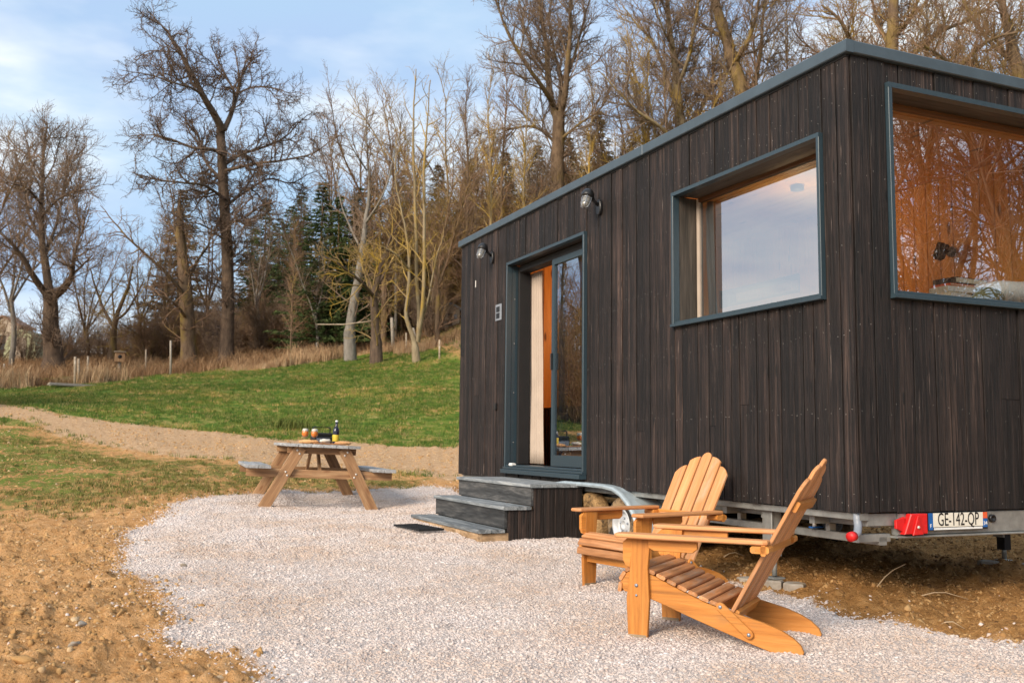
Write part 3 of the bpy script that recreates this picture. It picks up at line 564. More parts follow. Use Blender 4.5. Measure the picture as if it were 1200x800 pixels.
# ================================================================== the tiny house on its trailer
HO = Vector((0, 0, 0)); LEN = 6.88; WID = 2.55; TOP = 2.87
house = thing('tiny_house', 'charred dark wooden tiny house with blue grey window frames on a galvanised trailer', 'tiny house', (1.2, 3.4, -.56))
def hb(name, lo, hi, mat, parent=None, **k): return boxm(name, lo, hi, MT[mat], parent or house, True, **k)
def boxes(name, lst, mat, parent=None, **k):
    V = []; F = []
    for lo, hi in lst:
        b = len(V); V += [(x, y, z) for x in (lo[0], hi[0]) for y in (lo[1], hi[1]) for z in (lo[2], hi[2])]
        F += [tuple(b+i for i in f) for f in ((0, 1, 3, 2), (4, 6, 7, 5), (0, 4, 5, 1), (2, 3, 7, 6), (0, 2, 6, 4), (1, 5, 7, 3))]
    return meshobj(name, pyd(name, V, F), MT[mat], parent or house, None, True, **k)
nails = []
def boards(axis, a0, a1, z0, z1, wmean, split=.10):
    n_ = max(1, round((a1-a0)/wmean)); ws = [rng.uniform(.72, 1.28) for _ in range(n_)]; s_ = (a1-a0)/sum(ws); p = a0
    for w_ in ws:
        wd = w_*s_; c = p+wd/2; p += wd; pr = rng.choice((-.004, -.002, 0, .002, .004, .007)); zs = [z0, z1]
        if z1-z0 > 1 and rng.random() < split: zs = [z0, rng.uniform(z0+.4, z1-.4), z1]
        for q0, q1 in zip(zs[:-1], zs[1:]):
            g_ = .0015; q0b, q1b = q0+(g_ if q0 != z0 else rng.uniform(-.004, .004) if z0 == 0 else 0), q1-g_
            if axis == 'y': p0, p1, nm = (.011-pr, c, q0b), (.011-pr, c, q1b), (-1, 0, 0)
            else: p0, p1, nm = (c, .011-pr, q0b), (c, .011-pr, q1b), (0, -1, 0)
            plank('board', p0, p1, nm, wd-.0085, .022, MT['char'], house, True, c=.0022)
        lev = [z0+.07]+[z for z in (.62, 1.12, 1.62, 2.12, 2.6) if z0+.1 < z < z1-.08]+([z1-.04] if z1-z0 > .4 else [])
        for z in lev:
            for s in (-1, 1):
                if rng.random() < .8:
                    a = c+s*(wd*.5-.028)+rng.uniform(-.006, .006); zz = z+rng.uniform(-.05, .05)
                    nails.append((-pr, a, zz) if axis == 'y' else (a, -pr, zz))
DY0, DY1, DZ0, DZ1 = 3.48, 5.35, .11, 2.41
WY0, WY1, WZ0, WZ1 = .235, 1.975, 1.329, 2.423
EX0, EX1, EZ0, EZ1 = .307, 2.24, 1.327, 2.726
for a, b in ((.0, WY0), (WY1, DY0), (DY1, LEN)): boards('y', a, b, 0, TOP, .112)
boards('y', WY0, WY1, 0, WZ0, .112); boards('y', WY0, WY1, WZ1, TOP, .112)
boards('y', DY0, DY1, 0, DZ0, .112); boards('y', DY0, DY1, DZ1, TOP, .112)
boards('x', .024, EX0, 0, TOP, .14); boards('x', EX1, WID, 0, TOP, .15); boards('x', EX0, EX1, 0, EZ0, .165); boards('x', EX0, EX1, EZ1, TOP, .165)
V = []; F = []
for x_, y_, z_ in nails:
    b = len(V); lng = abs(x_) < .02 and y_ > .02; n_ = Vector((-1, 0, 0)) if lng else Vector((0, -1, 0)); t_ = Vector((0, 1, 0)) if lng else Vector((1, 0, 0)); c = Vector((x_, y_, z_))
    for k in range(6): V.append(c+t_*math.cos(k*PI/3)*.0032+Vector((0, 0, 1))*math.sin(k*PI/3)*.0032-n_*.001)
    V.append(c+n_*.0014); F += [(b+k, b+(k+1) % 6, b+6) for k in range(6)]
meshobj('nail_head', pyd('nail_head', V, F), MT['nail'], house, None, True, kind='stuff')
# wall cores and linings
def wallbox(axis, t0, t1, a0, a1, z0, z1, holes, name, mat):
    L_ = []; ed = sorted(set([a0, a1]+[h[i] for h in holes for i in (0, 1)]))
    for p, q in zip(ed[:-1], ed[1:]):
        zz = [(z0, z1)]
        for h in holes:
            if h[0] <= p+1e-6 and h[1] >= q-1e-6: zz = [(z0, h[2]), (h[3], z1)]
        for u, v_ in zz:
            if v_-u > .005: L_.append(((t0, p, u), (t1, q, v_)) if axis == 'y' else ((p, t0, u), (q, t1, v_)))
    return boxes(name, L_, mat)
FW0, FW1 = onx(850, 360, 2.42), onx(935, 322, 2.42); FWY0, FWY1, FWZ0, FWZ1 = FW1.y, FW0.y, FW0.z, FW1.z+.02
wallbox('y', .026, .10, .026, LEN, 0.004, 2.86, [(DY0, DY1, DZ0, DZ1), (WY0, WY1, WZ0, WZ1)], 'wall_core', 'dark')
wallbox('x', .026, .10, .102, 2.46, 0.004, 2.86, [(EX0, EX1, EZ0, EZ1)], 'wall_core', 'dark')
wallbox('y', .102, .12, .12, LEN-.12, .10, 2.72, [(DY0, DY1, DZ0, DZ1), (WY0, WY1, WZ0, WZ1)], 'wall_lining', 'pine')
wallbox('x', .102, .12, .122, 2.42, .10, 2.72, [(EX0, EX1, EZ0, EZ1)], 'wall_lining', 'pine')
wallbox('y', 2.46, WID, .026, LEN, 0.004, 2.86, [(FWY0, FWY1, FWZ0, FWZ1)], 'back_wall', 'char')
hb('end_wall', (.102, LEN-.10, 0.004), (2.458, LEN-.002, 2.86), 'char')
hb('floor', (.102, .102, .01), (2.458, LEN-.102, .10), 'pine'); hb('ceiling', (.122, .122, 2.722), (2.44, LEN-.13, 2.80), 'pine')
y_ = .125
while y_ < LEN-.14:                                   # pine planks of the far long wall
    if y_+.14 <= FWY0 or y_ >= FWY1: hb('pine_plank', (2.425, y_+.002, .102), (2.455, y_+.138, 2.72), 'pine')
    else: hb('pine_plank', (2.425, y_+.002, .102), (2.455, y_+.138, FWZ0), 'pine'); hb('pine_plank', (2.425, y_+.002, FWZ1), (2.455, y_+.138, 2.72), 'pine')
    y_ += .14
x_ = .125
while x_ < 2.40: hb('pine_plank', (x_+.002, LEN-.135, .102), (min(x_+.138, 2.42), LEN-.105, 2.72), 'pine'); x_ += .14
bw = hb('back_window', (2.50, FWY0, FWZ0), (2.506, FWY1, FWZ1), 'glass')
for lo, hi in (((2.455, FWY0, FWZ0), (2.56, FWY0+.04, FWZ1)), ((2.455, FWY1-.04, FWZ0), (2.56, FWY1, FWZ1)), ((2.455, FWY0+.04, FWZ0), (2.56, FWY1-.04, FWZ0+.04)), ((2.455, FWY0+.04, FWZ1-.04), (2.56, FWY1-.04, FWZ1))):
    boxm('frame', lo, hi, MT['frame'], bw, True)
# roof
hb('roof', (.02, .02, 2.862), (WID-.02, LEN-.02, 2.93), 'cap')
hb('roof_edge', (-.035, -.035, 2.868), (.03, LEN+.03, 2.95), 'cap', c=.006); hb('roof_edge', (.031, -.035, 2.868), (WID+.03, .03, 2.95), 'cap', c=.006)
hb('roof_edge', (WID-.02, .031, 2.868), (WID+.03, LEN+.03, 2.95), 'cap'); hb('roof_edge', (.031, LEN-.03, 2.868), (WID-.021, LEN+.03, 2.95), 'cap')
hb('roof_seam', (-.038, 2.41, 2.866), (.02, 2.43, 2.953), 'cap')
hb('shadow_strip', (-.006, .0, 2.852), (.02, LEN, 2.867), 'dark', c=.001)  # solid dark strip put in as the shade line under the roof edge
# casings
def casing(axis, a0, a1, z0, z1, depth, name, trim=.028, out=.034, rv='rev'):
    win = boxes(name, [((.0, 0, 0), (.0, 0, 0))], 'frame') if False else None
    def B(p, q, za, zb, t0, t1): return ((t0, p, za), (t1, q, zb)) if axis == 'y' else ((p, t0, za), (q, t1, zb))
    root = boxes(name, [B(a0, a1, z1-trim, z1, -out, .03)], 'frame')     # the head of the casing carries the rest
    for nm, b_, m_ in (('side_trim', B(a0, a0+trim, z0+.001, z1-trim-.001, -out, .03), 'frame'), ('side_trim', B(a1-trim, a1, z0+.001, z1-trim-.001, -out, .03), 'frame'),
                       ('sill', B(a0-.004, a1+.004, z0, z0+trim*.8, -out-.012, .03), 'frame'), ('sill', B(a0+trim, a1-trim, z0+trim*.8+.002, z0+trim*1.5, -out+.012, depth), 'frame'),
                       ('reveal', B(a0+.006, a0+trim-.004, z0+trim, z1-trim, .031, depth), rv), ('reveal', B(a1-trim+.004, a1-.006, z0+trim, z1-trim, .031, depth), rv), ('reveal', B(a0+trim, a1-trim, z1-trim+.004, z1-.006, .031, depth), 'rev')):
        boxm(nm, b_[0], b_[1], MT[m_], root, True, c=.003)
    return root, B
MT['rev'] = wood('dark_reveal_board', [(.3, (.028, .024, .020)), (.5, (.052, .043, .035)), (.75, (.09, .072, .058))], (.8, 1.2), (1.2, 22, 22), .6, .3)
MT['sash'] = wood('brown_window_sash', [(.3, (.07, .028, .010)), (.7, (.13, .055, .02))], (.9, 1.1))
win, B = casing('y', WY0, WY1, WZ0, WZ1, .22, 'side_window')
y0, y1, z0, z1 = WY0+.034, WY1-.034, WZ0+.052, WZ1-.034
boxm('sash', *B(y1-.03, y1, z0, z1, .19, .235), MT['curtain'], win, True)
for b_ in (B(y0, y0+.018, z0, z1, .19, .235), B(y0+.018, y1-.03, z0, z0+.022, .19, .235), B(y0+.018, y1-.03, z1-.03, z1, .19, .235)): boxm('sash', *b_, MT['sash'], win, True)
boxm('pane', *B(y0+.018, y1-.03, z0+.022, z1-.03, .205, .211), MT['glass'], win, True, c=.0005)
win2, B = casing('x', EX0, EX1, EZ0, EZ1, .20, 'end_window', .034)
y0, y1, z0, z1 = EX0+.042, EX1-.042, EZ0+.064, EZ1-.042
for b_ in (B(y0, y0+.012, z0, z1, .17, .215), B(y1-.02, y1, z0, z1, .17, .215), B(y0+.012, y1-.02, z0, z0+.012, .17, .215), B(y0+.012, y1-.02, z1-.03, z1, .17, .215)): boxm('sash', *b_, MT['sash'], win2, True)
boxm('pane', *B(y0+.012, y1-.02, z0+.012, z1-.03, .185, .191), MT['glass_end'], win2, True, c=.0005)
door, B = casing('y', DY0, DY1, DZ0, DZ1, .24, 'sliding_door', .030, rv='frame')
y0, y1, z0, z1 = DY0+.036, DY1-.036, DZ0+.054, DZ1-.036
boxm('head_rail', *B(y0, y1, z1-.07, z1-.002, .10, .235), MT['dark'], door, True)
boxm('outer_threshold', *B(DY0-.004, DY1+.004, DZ0-.045, DZ0-.002, -.075, .0), MT['frame'], door, True)
def leaf(a, b, t0, t1, nm):
    lf = boxes(nm, [B(a, b, z0, z0+.11, t0, t1), B(a, a+.055, z0+.11, z1-.07, t0, t1), B(b-.055, b, z0+.11, z1-.07, t0, t1), B(a+.055, b-.055, z1-.13, z1-.07, t0, t1)], 'frame', door)
    boxm('pane', *B(a+.055, b-.055, z0+.11, z1-.13, (t0+t1)/2-.003, (t0+t1)/2+.003), MT['glass'], lf, True, c=.0005)
    boxm('handle', *B(b-.035, b-.02, 1.15, 1.32, t0-.025, t0-.002), MT['black'], lf, True); return lf
leaf(y0+.002, 4.44, .10, .145, 'door_leaf'); leaf(y0+.004, 4.40, .165, .21, 'door_leaf')
boxm('door_jamb', *B(y1-.045, y1, z0, z1-.07, .10, .235), MT['dark'], door, True)
for z_ in (.4, .95, 1.5, 2.0): lathe('screw', [(.005, 0), (.005, .002), (.001, .003)], MT['nail'], door, Matrix.Translation((.065, DY1-.03, z_)) @ Matrix.Rotation(PI/2, 4, 'X'), True, 8)
boxm('catch', *B(5.14, 5.22, DZ0+.03, DZ0+.065, -.03, .02), MT['white'], door, True, c=.012)
# inside
t = thing('interior_spotlight', 'small black spotlight on the pine wall inside the house', 'spotlight', (2.42, 1.40, 2.06)); 
lathe('wall_plate', [(.045, 0), (.045, .02), (.03, .03)], MT['black'], t, Matrix.Rotation(-PI/2, 4, 'Y')); tubeobj('arm', [(-.02, 0, 0), (-.09, 0, 0)], .009, MT['black'], t)
lathe('lamp_head', [(.03, -.07), (.05, -.05), (.05, .07), (.046, .07), (.044, -.03)], MT['black'], t, Matrix.Translation((-.13, 0, -.01)) @ Matrix.Rotation(.5, 4, 'X'))
ld = bpy.data.lights.new('interior_glow_light', 'POINT'); ld.energy = 13; ld.color = (1, .66, .36); ld.shadow_soft_size = .12  # warm point light added to give the pine room its orange glow
lo_ = bpy.data.objects.new('interior_glow_light', ld); COL.objects.link(lo_); lo_.location = (1.45, 2.2, 2.3)
ld2 = ld.copy(); ld2.energy = 13; l2 = bpy.data.objects.new('interior_glow_light', ld2); COL.objects.link(l2); l2.location = (1.9, 5.9, 2.0)  # second added glow light, for the room behind the door
t = thing('added_ceiling_lamp', 'small ceiling lamp added over the glow light near the foot of the bed', 'ceiling lamp', (1.45, 2.2, 2.72)); lathe('lamp_shade', [(.03, -.05), (.06, -.045), (.06, -.01), (.05, 0)], MT['black'], t, sides=12)  # unseen fixture added as a body for the glow light below
t2 = copy_tree(t); t2.location = (1.9, 5.9, 2.72); tag(t2, 'round ceiling lamp added over the glow light behind the sliding door')
def curtain(name, a, b, z0, z1, x0, lab, amp=.022, per=.06):
    n_ = 60; m_ = 14; V = []; F = []
    for j in range(m_+1):
        zf = j/m_
        for i in range(n_+1):
            u = i/n_; y = a+(b-a)*u; fl = (1-zf)**3
            V.append((x0+amp*(.6+.4*zf)*math.sin((y-a)*2*PI/per+.6*math.sin(zf*5+u*9)), y-fl*.06*(1-u)+.008*math.sin(zf*7+u*5), z0+(z1-z0)*zf))
    for j in range(m_):
        for i in range(n_): k = j*(n_+1)+i; F.append((k, k+1, k+n_+2, k+n_+1))
    me = pyd(name, V, F); o = meshobj(name, me, MT['curtain'], smooth=True); s_ = o.modifiers.new('thick', 'SOLIDIFY'); s_.thickness = .003; tag(o, lab, 'curtain'); return o
curtain('curtain', 5.02, 5.33, DZ0+.06, 2.30, .27, 'cream curtain hanging at the left of the open sliding door')
curtain('curtain', WY1-.13, WY1-.04, WZ0+.04, WZ1-.05, .29, 'narrow cream curtain gathered at the left edge of the side window', .015, .04)
tubeobj('curtain_cord', [(.245, WY1-.10, WZ1-.12), (.245, WY1-.12, 1.9), (.245, WY1-.155, 1.6), (.245, WY1-.16, 1.45), (.245, WY1-.12, 1.40), (.245, WY1-.08, 1.41)], .006, MT['curtain'], win, world=True)
t = thing('slatted_cabinet', 'low black cabinet with vertical slats inside the open door', 'cabinet', (.75, 5.6, .10))
boxm('body', (-.2, -.75, 0), (.2, .75, .70), MT['dark'], t)
for k in range(24): boxm('slat', (-.215, -.735+k*.062, .02), (-.201, -.70+k*.062, .68), MT['black'], t)
for k in range(18): boxm('slat', (-.19+k*.022, -.762, .02), (-.178+k*.022, -.751, .68), MT['black'], t)
t = thing('bed', 'raised bed with white bedding behind the end window', 'bed', (1.5, .85, .10))
boxm('bed_base', (-1.1, -.65, .0), (.9, .65, 1.10), MT['pine'], t)
def pillow(name, c, sx, sy, sz, mat, parent, rz=0):
    V = []; F = []; n_ = 14
    for j in range(n_+1):
        th = PI*j/n_
        for i in range(2*n_):
            ph = PI*i/n_; q = lambda v, e: math.copysign(abs(v)**e, v)
            x = sx*q(math.cos(ph), .6)*math.sin(th)**.6; y = sy*q(math.sin(ph), .6)*math.sin(th)**.6; z = sz*math.cos(th)+.012*math.sin(9*x+5*y)
            V.append((x*math.cos(rz)-y*math.sin(rz)+c[0], x*math.sin(rz)+y*math.cos(rz)+c[1], z+c[2]))
    for j in range(n_):
        for i in range(2*n_): F.append((j*2*n_+i, (j+1)*2*n_+i, (j+1)*2*n_+(i+1) % (2*n_), j*2*n_+(i+1) % (2*n_)))
    return meshobj(name, pyd(name, V, F), MT[mat], parent, smooth=True)
pillow('mattress', (.0, 0, 1.17), 1.05, .62, .09, 'duvet', t)
p = pillow('pillow', (1.92, .46, 1.52), .36, .22, .10, 'duvet', None, .1); tag(p, 'white pillow lying against the end window glass', 'pillow')
p = pillow('cushion', (1.55, .40, 1.46), .14, .15, .085, 'green', None, .1); tag(p, 'olive green cushion between the books and the white pillow', 'cushion')
def book(c, d, mat, lab, rz):
    t = thing('book', lab, 'book', c, rz); boxm('cover', (-d[0]/2, -d[1]/2, 0), (d[0]/2, d[1]/2, d[2]), MT[mat], t); boxm('pages', (-d[0]/2+.004, -d[1]/2-.0015, .004), (d[0]/2-.006, d[1]/2-.004, d[2]-.004), MT['paper'] if mat != 'paper' else MT['white'], t); return t
hb('book_shelf', (.95, .27, 1.40), (1.50, .58, 1.435), 'pine', house)
book((1.30, .42, 1.437), (.24, .17, .042), 'paper', 'thick cream book at the bottom of the pile in the end window', .1)
book((1.31, .42, 1.481), (.25, .17, .045), 'paper', 'pale paperback on top of the thick cream book', -.06)
book((1.33, .43, 1.528), (.25, .16, .018), 'orange', 'thin orange book on top of the pile in the end window', .05)
book((1.66, .66, 1.60), (.34, .2, .045), 'black', 'black picture book lying behind the white pillow', .06)
# wall bits
vp = hb('switch_plate', (-.012, 5.53, 1.79), (.0, 5.70, 1.975), 'wallp'); boxm('socket_flap', (-.017, 5.575, 1.887), (-.0125, 5.665, 1.948), MT['black'], vp, True); boxm('socket_flap', (-.017, 5.575, 1.812), (-.0125, 5.665, 1.873), MT['black'], vp, True)
hb('outdoor_tap_cover', (-.03, 5.63, .77), (.0, 5.68, .84), 'black'); hb('small_tag', (-.006, 6.35, 2.28), (.0, 6.37, 2.36), 'nail')
def wall_lamp(loc, lab):
    t = thing('wall_lamp', lab, 'wall lamp', loc, 0, 'caged lamps on the long wall')
    v = [(.045*math.cos(a), .075*math.sin(a)) for a in [i*PI/10 for i in range(20)]]
    prism('mount_plate', v, .035, MT['black'], t, Matrix.Translation((-.018, 0, -.05)) @ Matrix.Rotation(PI/2, 4, 'Y') @ Matrix.Rotation(PI/2, 4, 'Z'), bev=.006)
    tubeobj('arm', [(-.03, 0, -.03), (-.075, 0, .0), (-.10, 0, .05), (-.13, .01, .07)], [.016, .016, .018, .02], MT['black'], t)
    R = Matrix.Translation((-.13, .01, .07)) @ Matrix.Rotation(.40, 4, 'Y') @ Matrix.Rotation(-.25, 4, 'X')
    lathe('lamp_cap', [(.058, -.052), (.062, -.03), (.058, .0), (.044, .026), (.014, .04)], MT['black'], t, R, sides=20)
    lathe('glass_jar', [(.030, -.155), (.038, -.140), (.042, -.10), (.040, -.03), (.040, -.02)], MT['jar'], t, R, sides=18)
    V = []; P_ = []
    for k in range(6):
        a = k*PI/3; P_.append(([(0.048*math.cos(a), .048*math.sin(a), -.02), (.05*math.cos(a), .05*math.sin(a), -.10), (.040*math.cos(a), .040*math.sin(a), -.150), (.015*math.cos(a), .015*math.sin(a), -.166)], [.0022]*4, 5))
    for z, r_ in ((-.07, .05), (-.12, .048)): P_.append(([(r_*math.cos(a*PI/9), r_*math.sin(a*PI/9), z) for a in range(19)], [.0022]*19, 5))
    v, q = tubes_np(P_); meshobj('wire_cage', npmesh('wire_cage', v, q), MT['greyst'], t, R); return t
MT['jar'] = plain('frosted_jar_glass', (.20, .19, .17), .12, 0, 5, .05, 0, .8)
wall_lamp((0, 5.80, 2.60), 'black caged wall lamp at the far left end of the long wall'); wall_lamp((0, 3.20, 2.63), 'black caged wall lamp between the door and the side window')

# ---- trailer (parts of the house)
ch = hb('side_rail', (.03, .02, -.048), (.10, LEN-.1, -.004), 'galv')
hb('side_rail', (2.42, .02, -.048), (2.50, LEN-.1, -.004), 'galv')
for xx in (.25, 2.25): hb('chassis_beam', (xx-.03, .06, -.205), (xx+.03, LEN+.4, -.155), 'galv'); hb('chassis_beam', (xx-.025, .1, -.10), (xx+.025, LEN-.2, -.052), 'galv')
for yy in (.5, 1.0, 1.45, 2.15, 4.4, 5.3, 6.3): hb('cross_member', (.10, yy, -.105), (2.42, yy+.05, -.05), 'galv'); hb('strut', (.225, yy, -.154), (.275, yy+.04, -.106), 'galv')
hb('end_beam', (.335, .02, -.145), (WID-.1, .075, -.006), 'galv', c=.006); hb('end_beam_lip', (.31, .0, -.160), (WID-.1, .06, -.147), 'galv')
hb('corner_bracket', (.10, .03, -.085), (.333, .09, -.008), 'galv'); hb('corner_bracket', (.06, .06, -.185), (.31, .12, -.135), 'galv')
hb('axle', (.3, 2.83, -.33), (2.2, 2.89, -.27), 'rubber'); hb('axle', (.3, 3.46, -.33), (2.2, 3.52, -.27), 'rubber')
hb('undertray', (.28, .2, -.045), (2.3, LEN-.2, -.02), 'dark')
def wheel(xc, yc, zc, mud):
    wh = thing('wheel', None, None, (xc, yc, zc)); del_ = None
    return wh
def wheelpart(xc, yc, zc, mudd):
    rot = Matrix.Translation((xc, yc, zc)) @ Matrix.Rotation(-PI/2, 4, 'Y')
    pr = [(.142, -.060), (.165, -.072), (.205, -.078), (.232, -.068), (.246, -.048), (.250, -.02), (.250, .02), (.246, .048), (.232, .068), (.205, .078), (.165, .072), (.142, .060)]
    w_ = lathe('wheel', pr, MT['mud'] if mudd else MT['rubber'], house, rot, True, 40, False)
    rm = [(.0001, .020), (.03, .022), (.036, .040), (.040, .042), (.05, .025), (.085, .030), (.104, .005), (.115, .03), (.124, .062), (.140, .072), (.149, .068), (.146, .055), (.125, -.05)]
    lathe('rim', rm, MT['mud'] if mudd else MT['rim'], w_, rot, True, 36, False)
    for k in range(5): a = k*2*PI/5; lathe('wheel_bolt', [(.009, 0), (.009, .014), (.004, .018)], MT['greyst'] if not mudd else MT['mud'], w_, rot @ Matrix.Translation((.06*math.cos(a), .06*math.sin(a), .026)), True, 6)
for yc, md_ in ((2.86, False), (3.49, True)):
    wheelpart(.08, yc, -.305, md_); wheelpart(2.42, yc, -.305, md_)
def fender(x0, x1):
    pts = [(4.2, -.30), (4.17, -.16), (4.08, -.04), (3.95, .02), (3.78, .036), (3.4, .038), (3.02, .036), (2.84, .022), (2.70, -.02), (2.58, -.09), (2.48, -.18), (2.42, -.28), (2.40, -.36)]
    V = []; F = []; m_ = len(pts)
    ins = []
    for i, (y, z) in enumerate(pts):
        a = Vector(pts[max(i-1, 0)]); b = Vector(pts[min(i+1, m_-1)]); d = (b-a).normalized(); ins.append((y+d.y*.0-(-d.y)*.0+(-d.y)*-.012*-1, z))
    def off(i, q): a = Vector(pts[max(i-1, 0)]); b = Vector(pts[min(i+1, m_-1)]); d = (b-a).normalized(); nn = Vector((d.y, -d.x)); return (pts[i][0]-nn.x*q, pts[i][1]-nn.y*q)
    sec = [(x0, 0.03), (x0-.004, .012), (x0+.006, .0), (x0+.02, -.004), (x0+.05, -.002), (x1, -.002), (x1, .006), (x0+.02, .006), (x0+.012, .03)]
    for i in range(m_):
        for xx, q in sec: y, z = off(i, q); V.append((xx, y, z))
    k = len(sec)
    for i in range(m_-1): F += [(i*k+j, i*k+(j+1) % k, (i+1)*k+(j+1) % k, (i+1)*k+j) for j in range(k)]
    F += [tuple(range(k)), tuple(range((m_-1)*k+k-1, (m_-1)*k-1, -1))]
    meshobj('fender', pyd('fender', V, F), MT['galvb'], house, None, True)
fender(-.09, .24)
def jack(x, y, pad_z, dark=False):
    j = hb('jack_leg', (x-.037, y-.037, -.36 if not dark else -.40), (x+.037, y+.037, -.05), 'galv' if not dark else 'dark'); hb('jack_bracket', (x-.06, y-.05, -.30), (x-.045, y+.05, -.02), 'galv')
    tubeobj('jack_rod', [(x, y, -.36), (x, y, pad_z+.02)], .018, MT['galv'], j, world=True); boxm('jack_foot', (x-.05, y-.05, pad_z), (x+.05, y+.05, pad_z+.012), MT['galv'], j, True)
jack(.13, .95, -.515); jack(2.42, 1.0, -.49, True); jack(.13, 6.3, -.42)
# tail light, plate, pipe
tl = prism('tail_light', [(.345, -.135), (.535, -.135), (.535, -.012), (.40, -.012)], .045, MT['red'], house, Matrix.Translation((0, -.002, 0)) @ Matrix.Rotation(PI/2, 4, 'X'), True, .006)
prism('triangle_reflector', [(.40, -.140), (.485, -.138), (.445, -.02)], .012, MT['red'], tl, Matrix.Translation((0, -.032, 0)) @ Matrix.Rotation(PI/2, 4, 'X'), True, .003)
lathe('screw', [(.010, 0), (.008, .006), (.001, .007)], MT['nail'], tl, Matrix.Translation((.44, -.040, -.092)) @ Matrix.Rotation(PI/2, 4, 'X'), True, 10)
prism('side_reflector', [(.30, -.10), (.37, -.13), (.37, -.03), (.30, -.05)], .02, MT['red'], tl, Matrix.Translation((0, .008, 0)) @ Matrix.Rotation(PI/2, 4, 'X'), True, .003)
PX0, PX1, PZ0, PZ1 = .548, 1.065, -.118, -.008
pl = hb('licence_plate', (PX0, -.012, PZ0), (PX1, -.004, PZ1), 'black', c=.002)
boxm('plate_face', (PX0+.044, -.0145, PZ0+.020), (PX1-.044, -.0125, PZ1-.003), MT['platew'], pl, True, c=.0006)
boxm('plate_band', (PX0+.004, -.0145, PZ0+.004), (PX0+.042, -.0125, PZ1-.003), MT['plateb'], pl, True, c=.0006); boxm('plate_band', (PX1-.042, -.0145, PZ0+.012), (PX1-.004, -.0125, PZ0+.066), MT['plateb'], pl, True, c=.0006)
boxm('plate_band', (PX1-.042, -.0145, PZ0+.068), (PX1-.004, -.0125, PZ1-.003), MT['orange'], pl, True, c=.0006)
boxm('holder_strip', (PX0+.05, -.0145, PZ0+.003), (PX1-.05, -.0125, PZ0+.016), MT['white'], pl, True, c=.0005)
def text(body, size, x, z, mat, y=-.0152, sx=1.): 
    o = meshobj('lettering', textmesh(body, size), MT[mat], pl, Matrix.Translation((x, y, z)) @ Matrix.Rotation(PI/2, 4, 'X') @ Matrix.Diagonal((sx, 1, 1, 1)), True); return o
text('GE-142-QP', .115, (PX0+PX1)/2, (PZ0+PZ1)/2+.008, 'black', sx=.66); text('F', .034, PX0+.023, PZ0+.028, 'white'); text('34', .034, PX1-.023, PZ0+.036, 'white')
lathe('rubber_grommet', [(.026, 0), (.026, .018), (.016, .020), (.012, .004)], MT['black'], house, Matrix.Translation((1.135, .02, -.055)) @ Matrix.Rotation(PI/2, 4, 'X'), True, 18)
dp = tubeobj('drain_pipe', [(.035, .045, .005), (.035, .045, -.045), (.03, .035, -.085), (.0, .01, -.12), (-.05, -.01, -.135)], .024, MT['wallp'], house, 14, True)
tubeobj('pipe_cap', [(-.045, -.008, -.134), (-.085, -.02, -.138)], .029, MT['red'], dp, 14, True)
tv = tubeobj('valve_handle', [(.2, .62, -.10), (.2, .62, -.14)], .012, MT['nail'], house, 8, True); boxm('lever', (.17, .60, -.145), (.26, .64, -.135), MT['plateb'], tv, True)

# pavers under the jacks
def paver(x, y, z, lab, s=1., rz=0.): 
    pts = [(.075*s*math.cos(a*PI/3+.2)*rng.uniform(.9, 1.1), .075*s*math.sin(a*PI/3+.2)*rng.uniform(.9, 1.1)) for a in range(6)]
    if s > 1.3: pts = [(-.10, -.07), (.10, -.075), (.105, .07), (-.095, .075)]
    o = prism('paving_block', pts, .07, MT['conc'], None, Matrix.Translation((x, y, z)) @ Matrix.Rotation(rz, 4, 'Z'), bev=.008); tag(o, lab, 'paving block', 'concrete blocks under the jack legs'); return o
paver(.10, .93, -.555, 'middle block of the three directly under the near jack leg', 1.05, .3); paver(-.03, 1.04, -.548, 'left block of the three round the near jack leg', 1., .9); paver(.17, .79, -.56, 'right block of the three round the near jack leg', 1.1, 1.4)
paver(2.42, 1.0, -.53, 'block directly under the black right hand jack leg', 1.1, .2); paver(2.28, 1.03, -.52, 'block left of the black right hand jack leg', 1.1, 1.0); paver(2.54, .86, -.53, 'rectangular block right of the black jack leg', 1.4, .5)

# ================================================================== steps
st = thing('wooden_steps', 'three weathered dark wooden steps up to the sliding door', 'steps', (-.55, 4.47, -.5))
SY0, SY1 = 3.53, 5.42
def sb(nm, lo, hi, mat, **k): return boxm(nm, lo, hi, MT[mat], st, True, **k)
for x0_, x1_, zt in ((-1.07, -.80, -.375), (-.82, -.54, -.175), (-.56, -.006, .022)):
    n_ = 2 if x1_-x0_ < .3 else 4; w_ = (x1_-x0_)/n_
    for k in range(n_): sb('tread', (x0_+k*w_+.002, SY0-.02, zt-.032), (x0_+(k+1)*w_-.002, SY1+.01, zt-.001*k), 'tread', c=.005)
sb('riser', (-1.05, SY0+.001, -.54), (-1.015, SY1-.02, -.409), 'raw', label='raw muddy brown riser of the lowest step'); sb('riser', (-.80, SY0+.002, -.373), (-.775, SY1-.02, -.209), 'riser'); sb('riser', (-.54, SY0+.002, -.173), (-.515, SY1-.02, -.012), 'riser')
sb('side_board', (-1.014, SY0+.001, -.55), (-.76, SY0+.03, -.41), 'raw')
x_ = -.772
for zt, xe in ((-.21, -.515), (-.012, -.01)):
    while x_ < xe-.02:
        w_ = min(.108, xe-x_); sb('side_board', (x_+.002, SY0+rng.uniform(-.002, .003), -.56), (x_+w_-.002, SY0+.024, zt), 'char'); x_ += w_
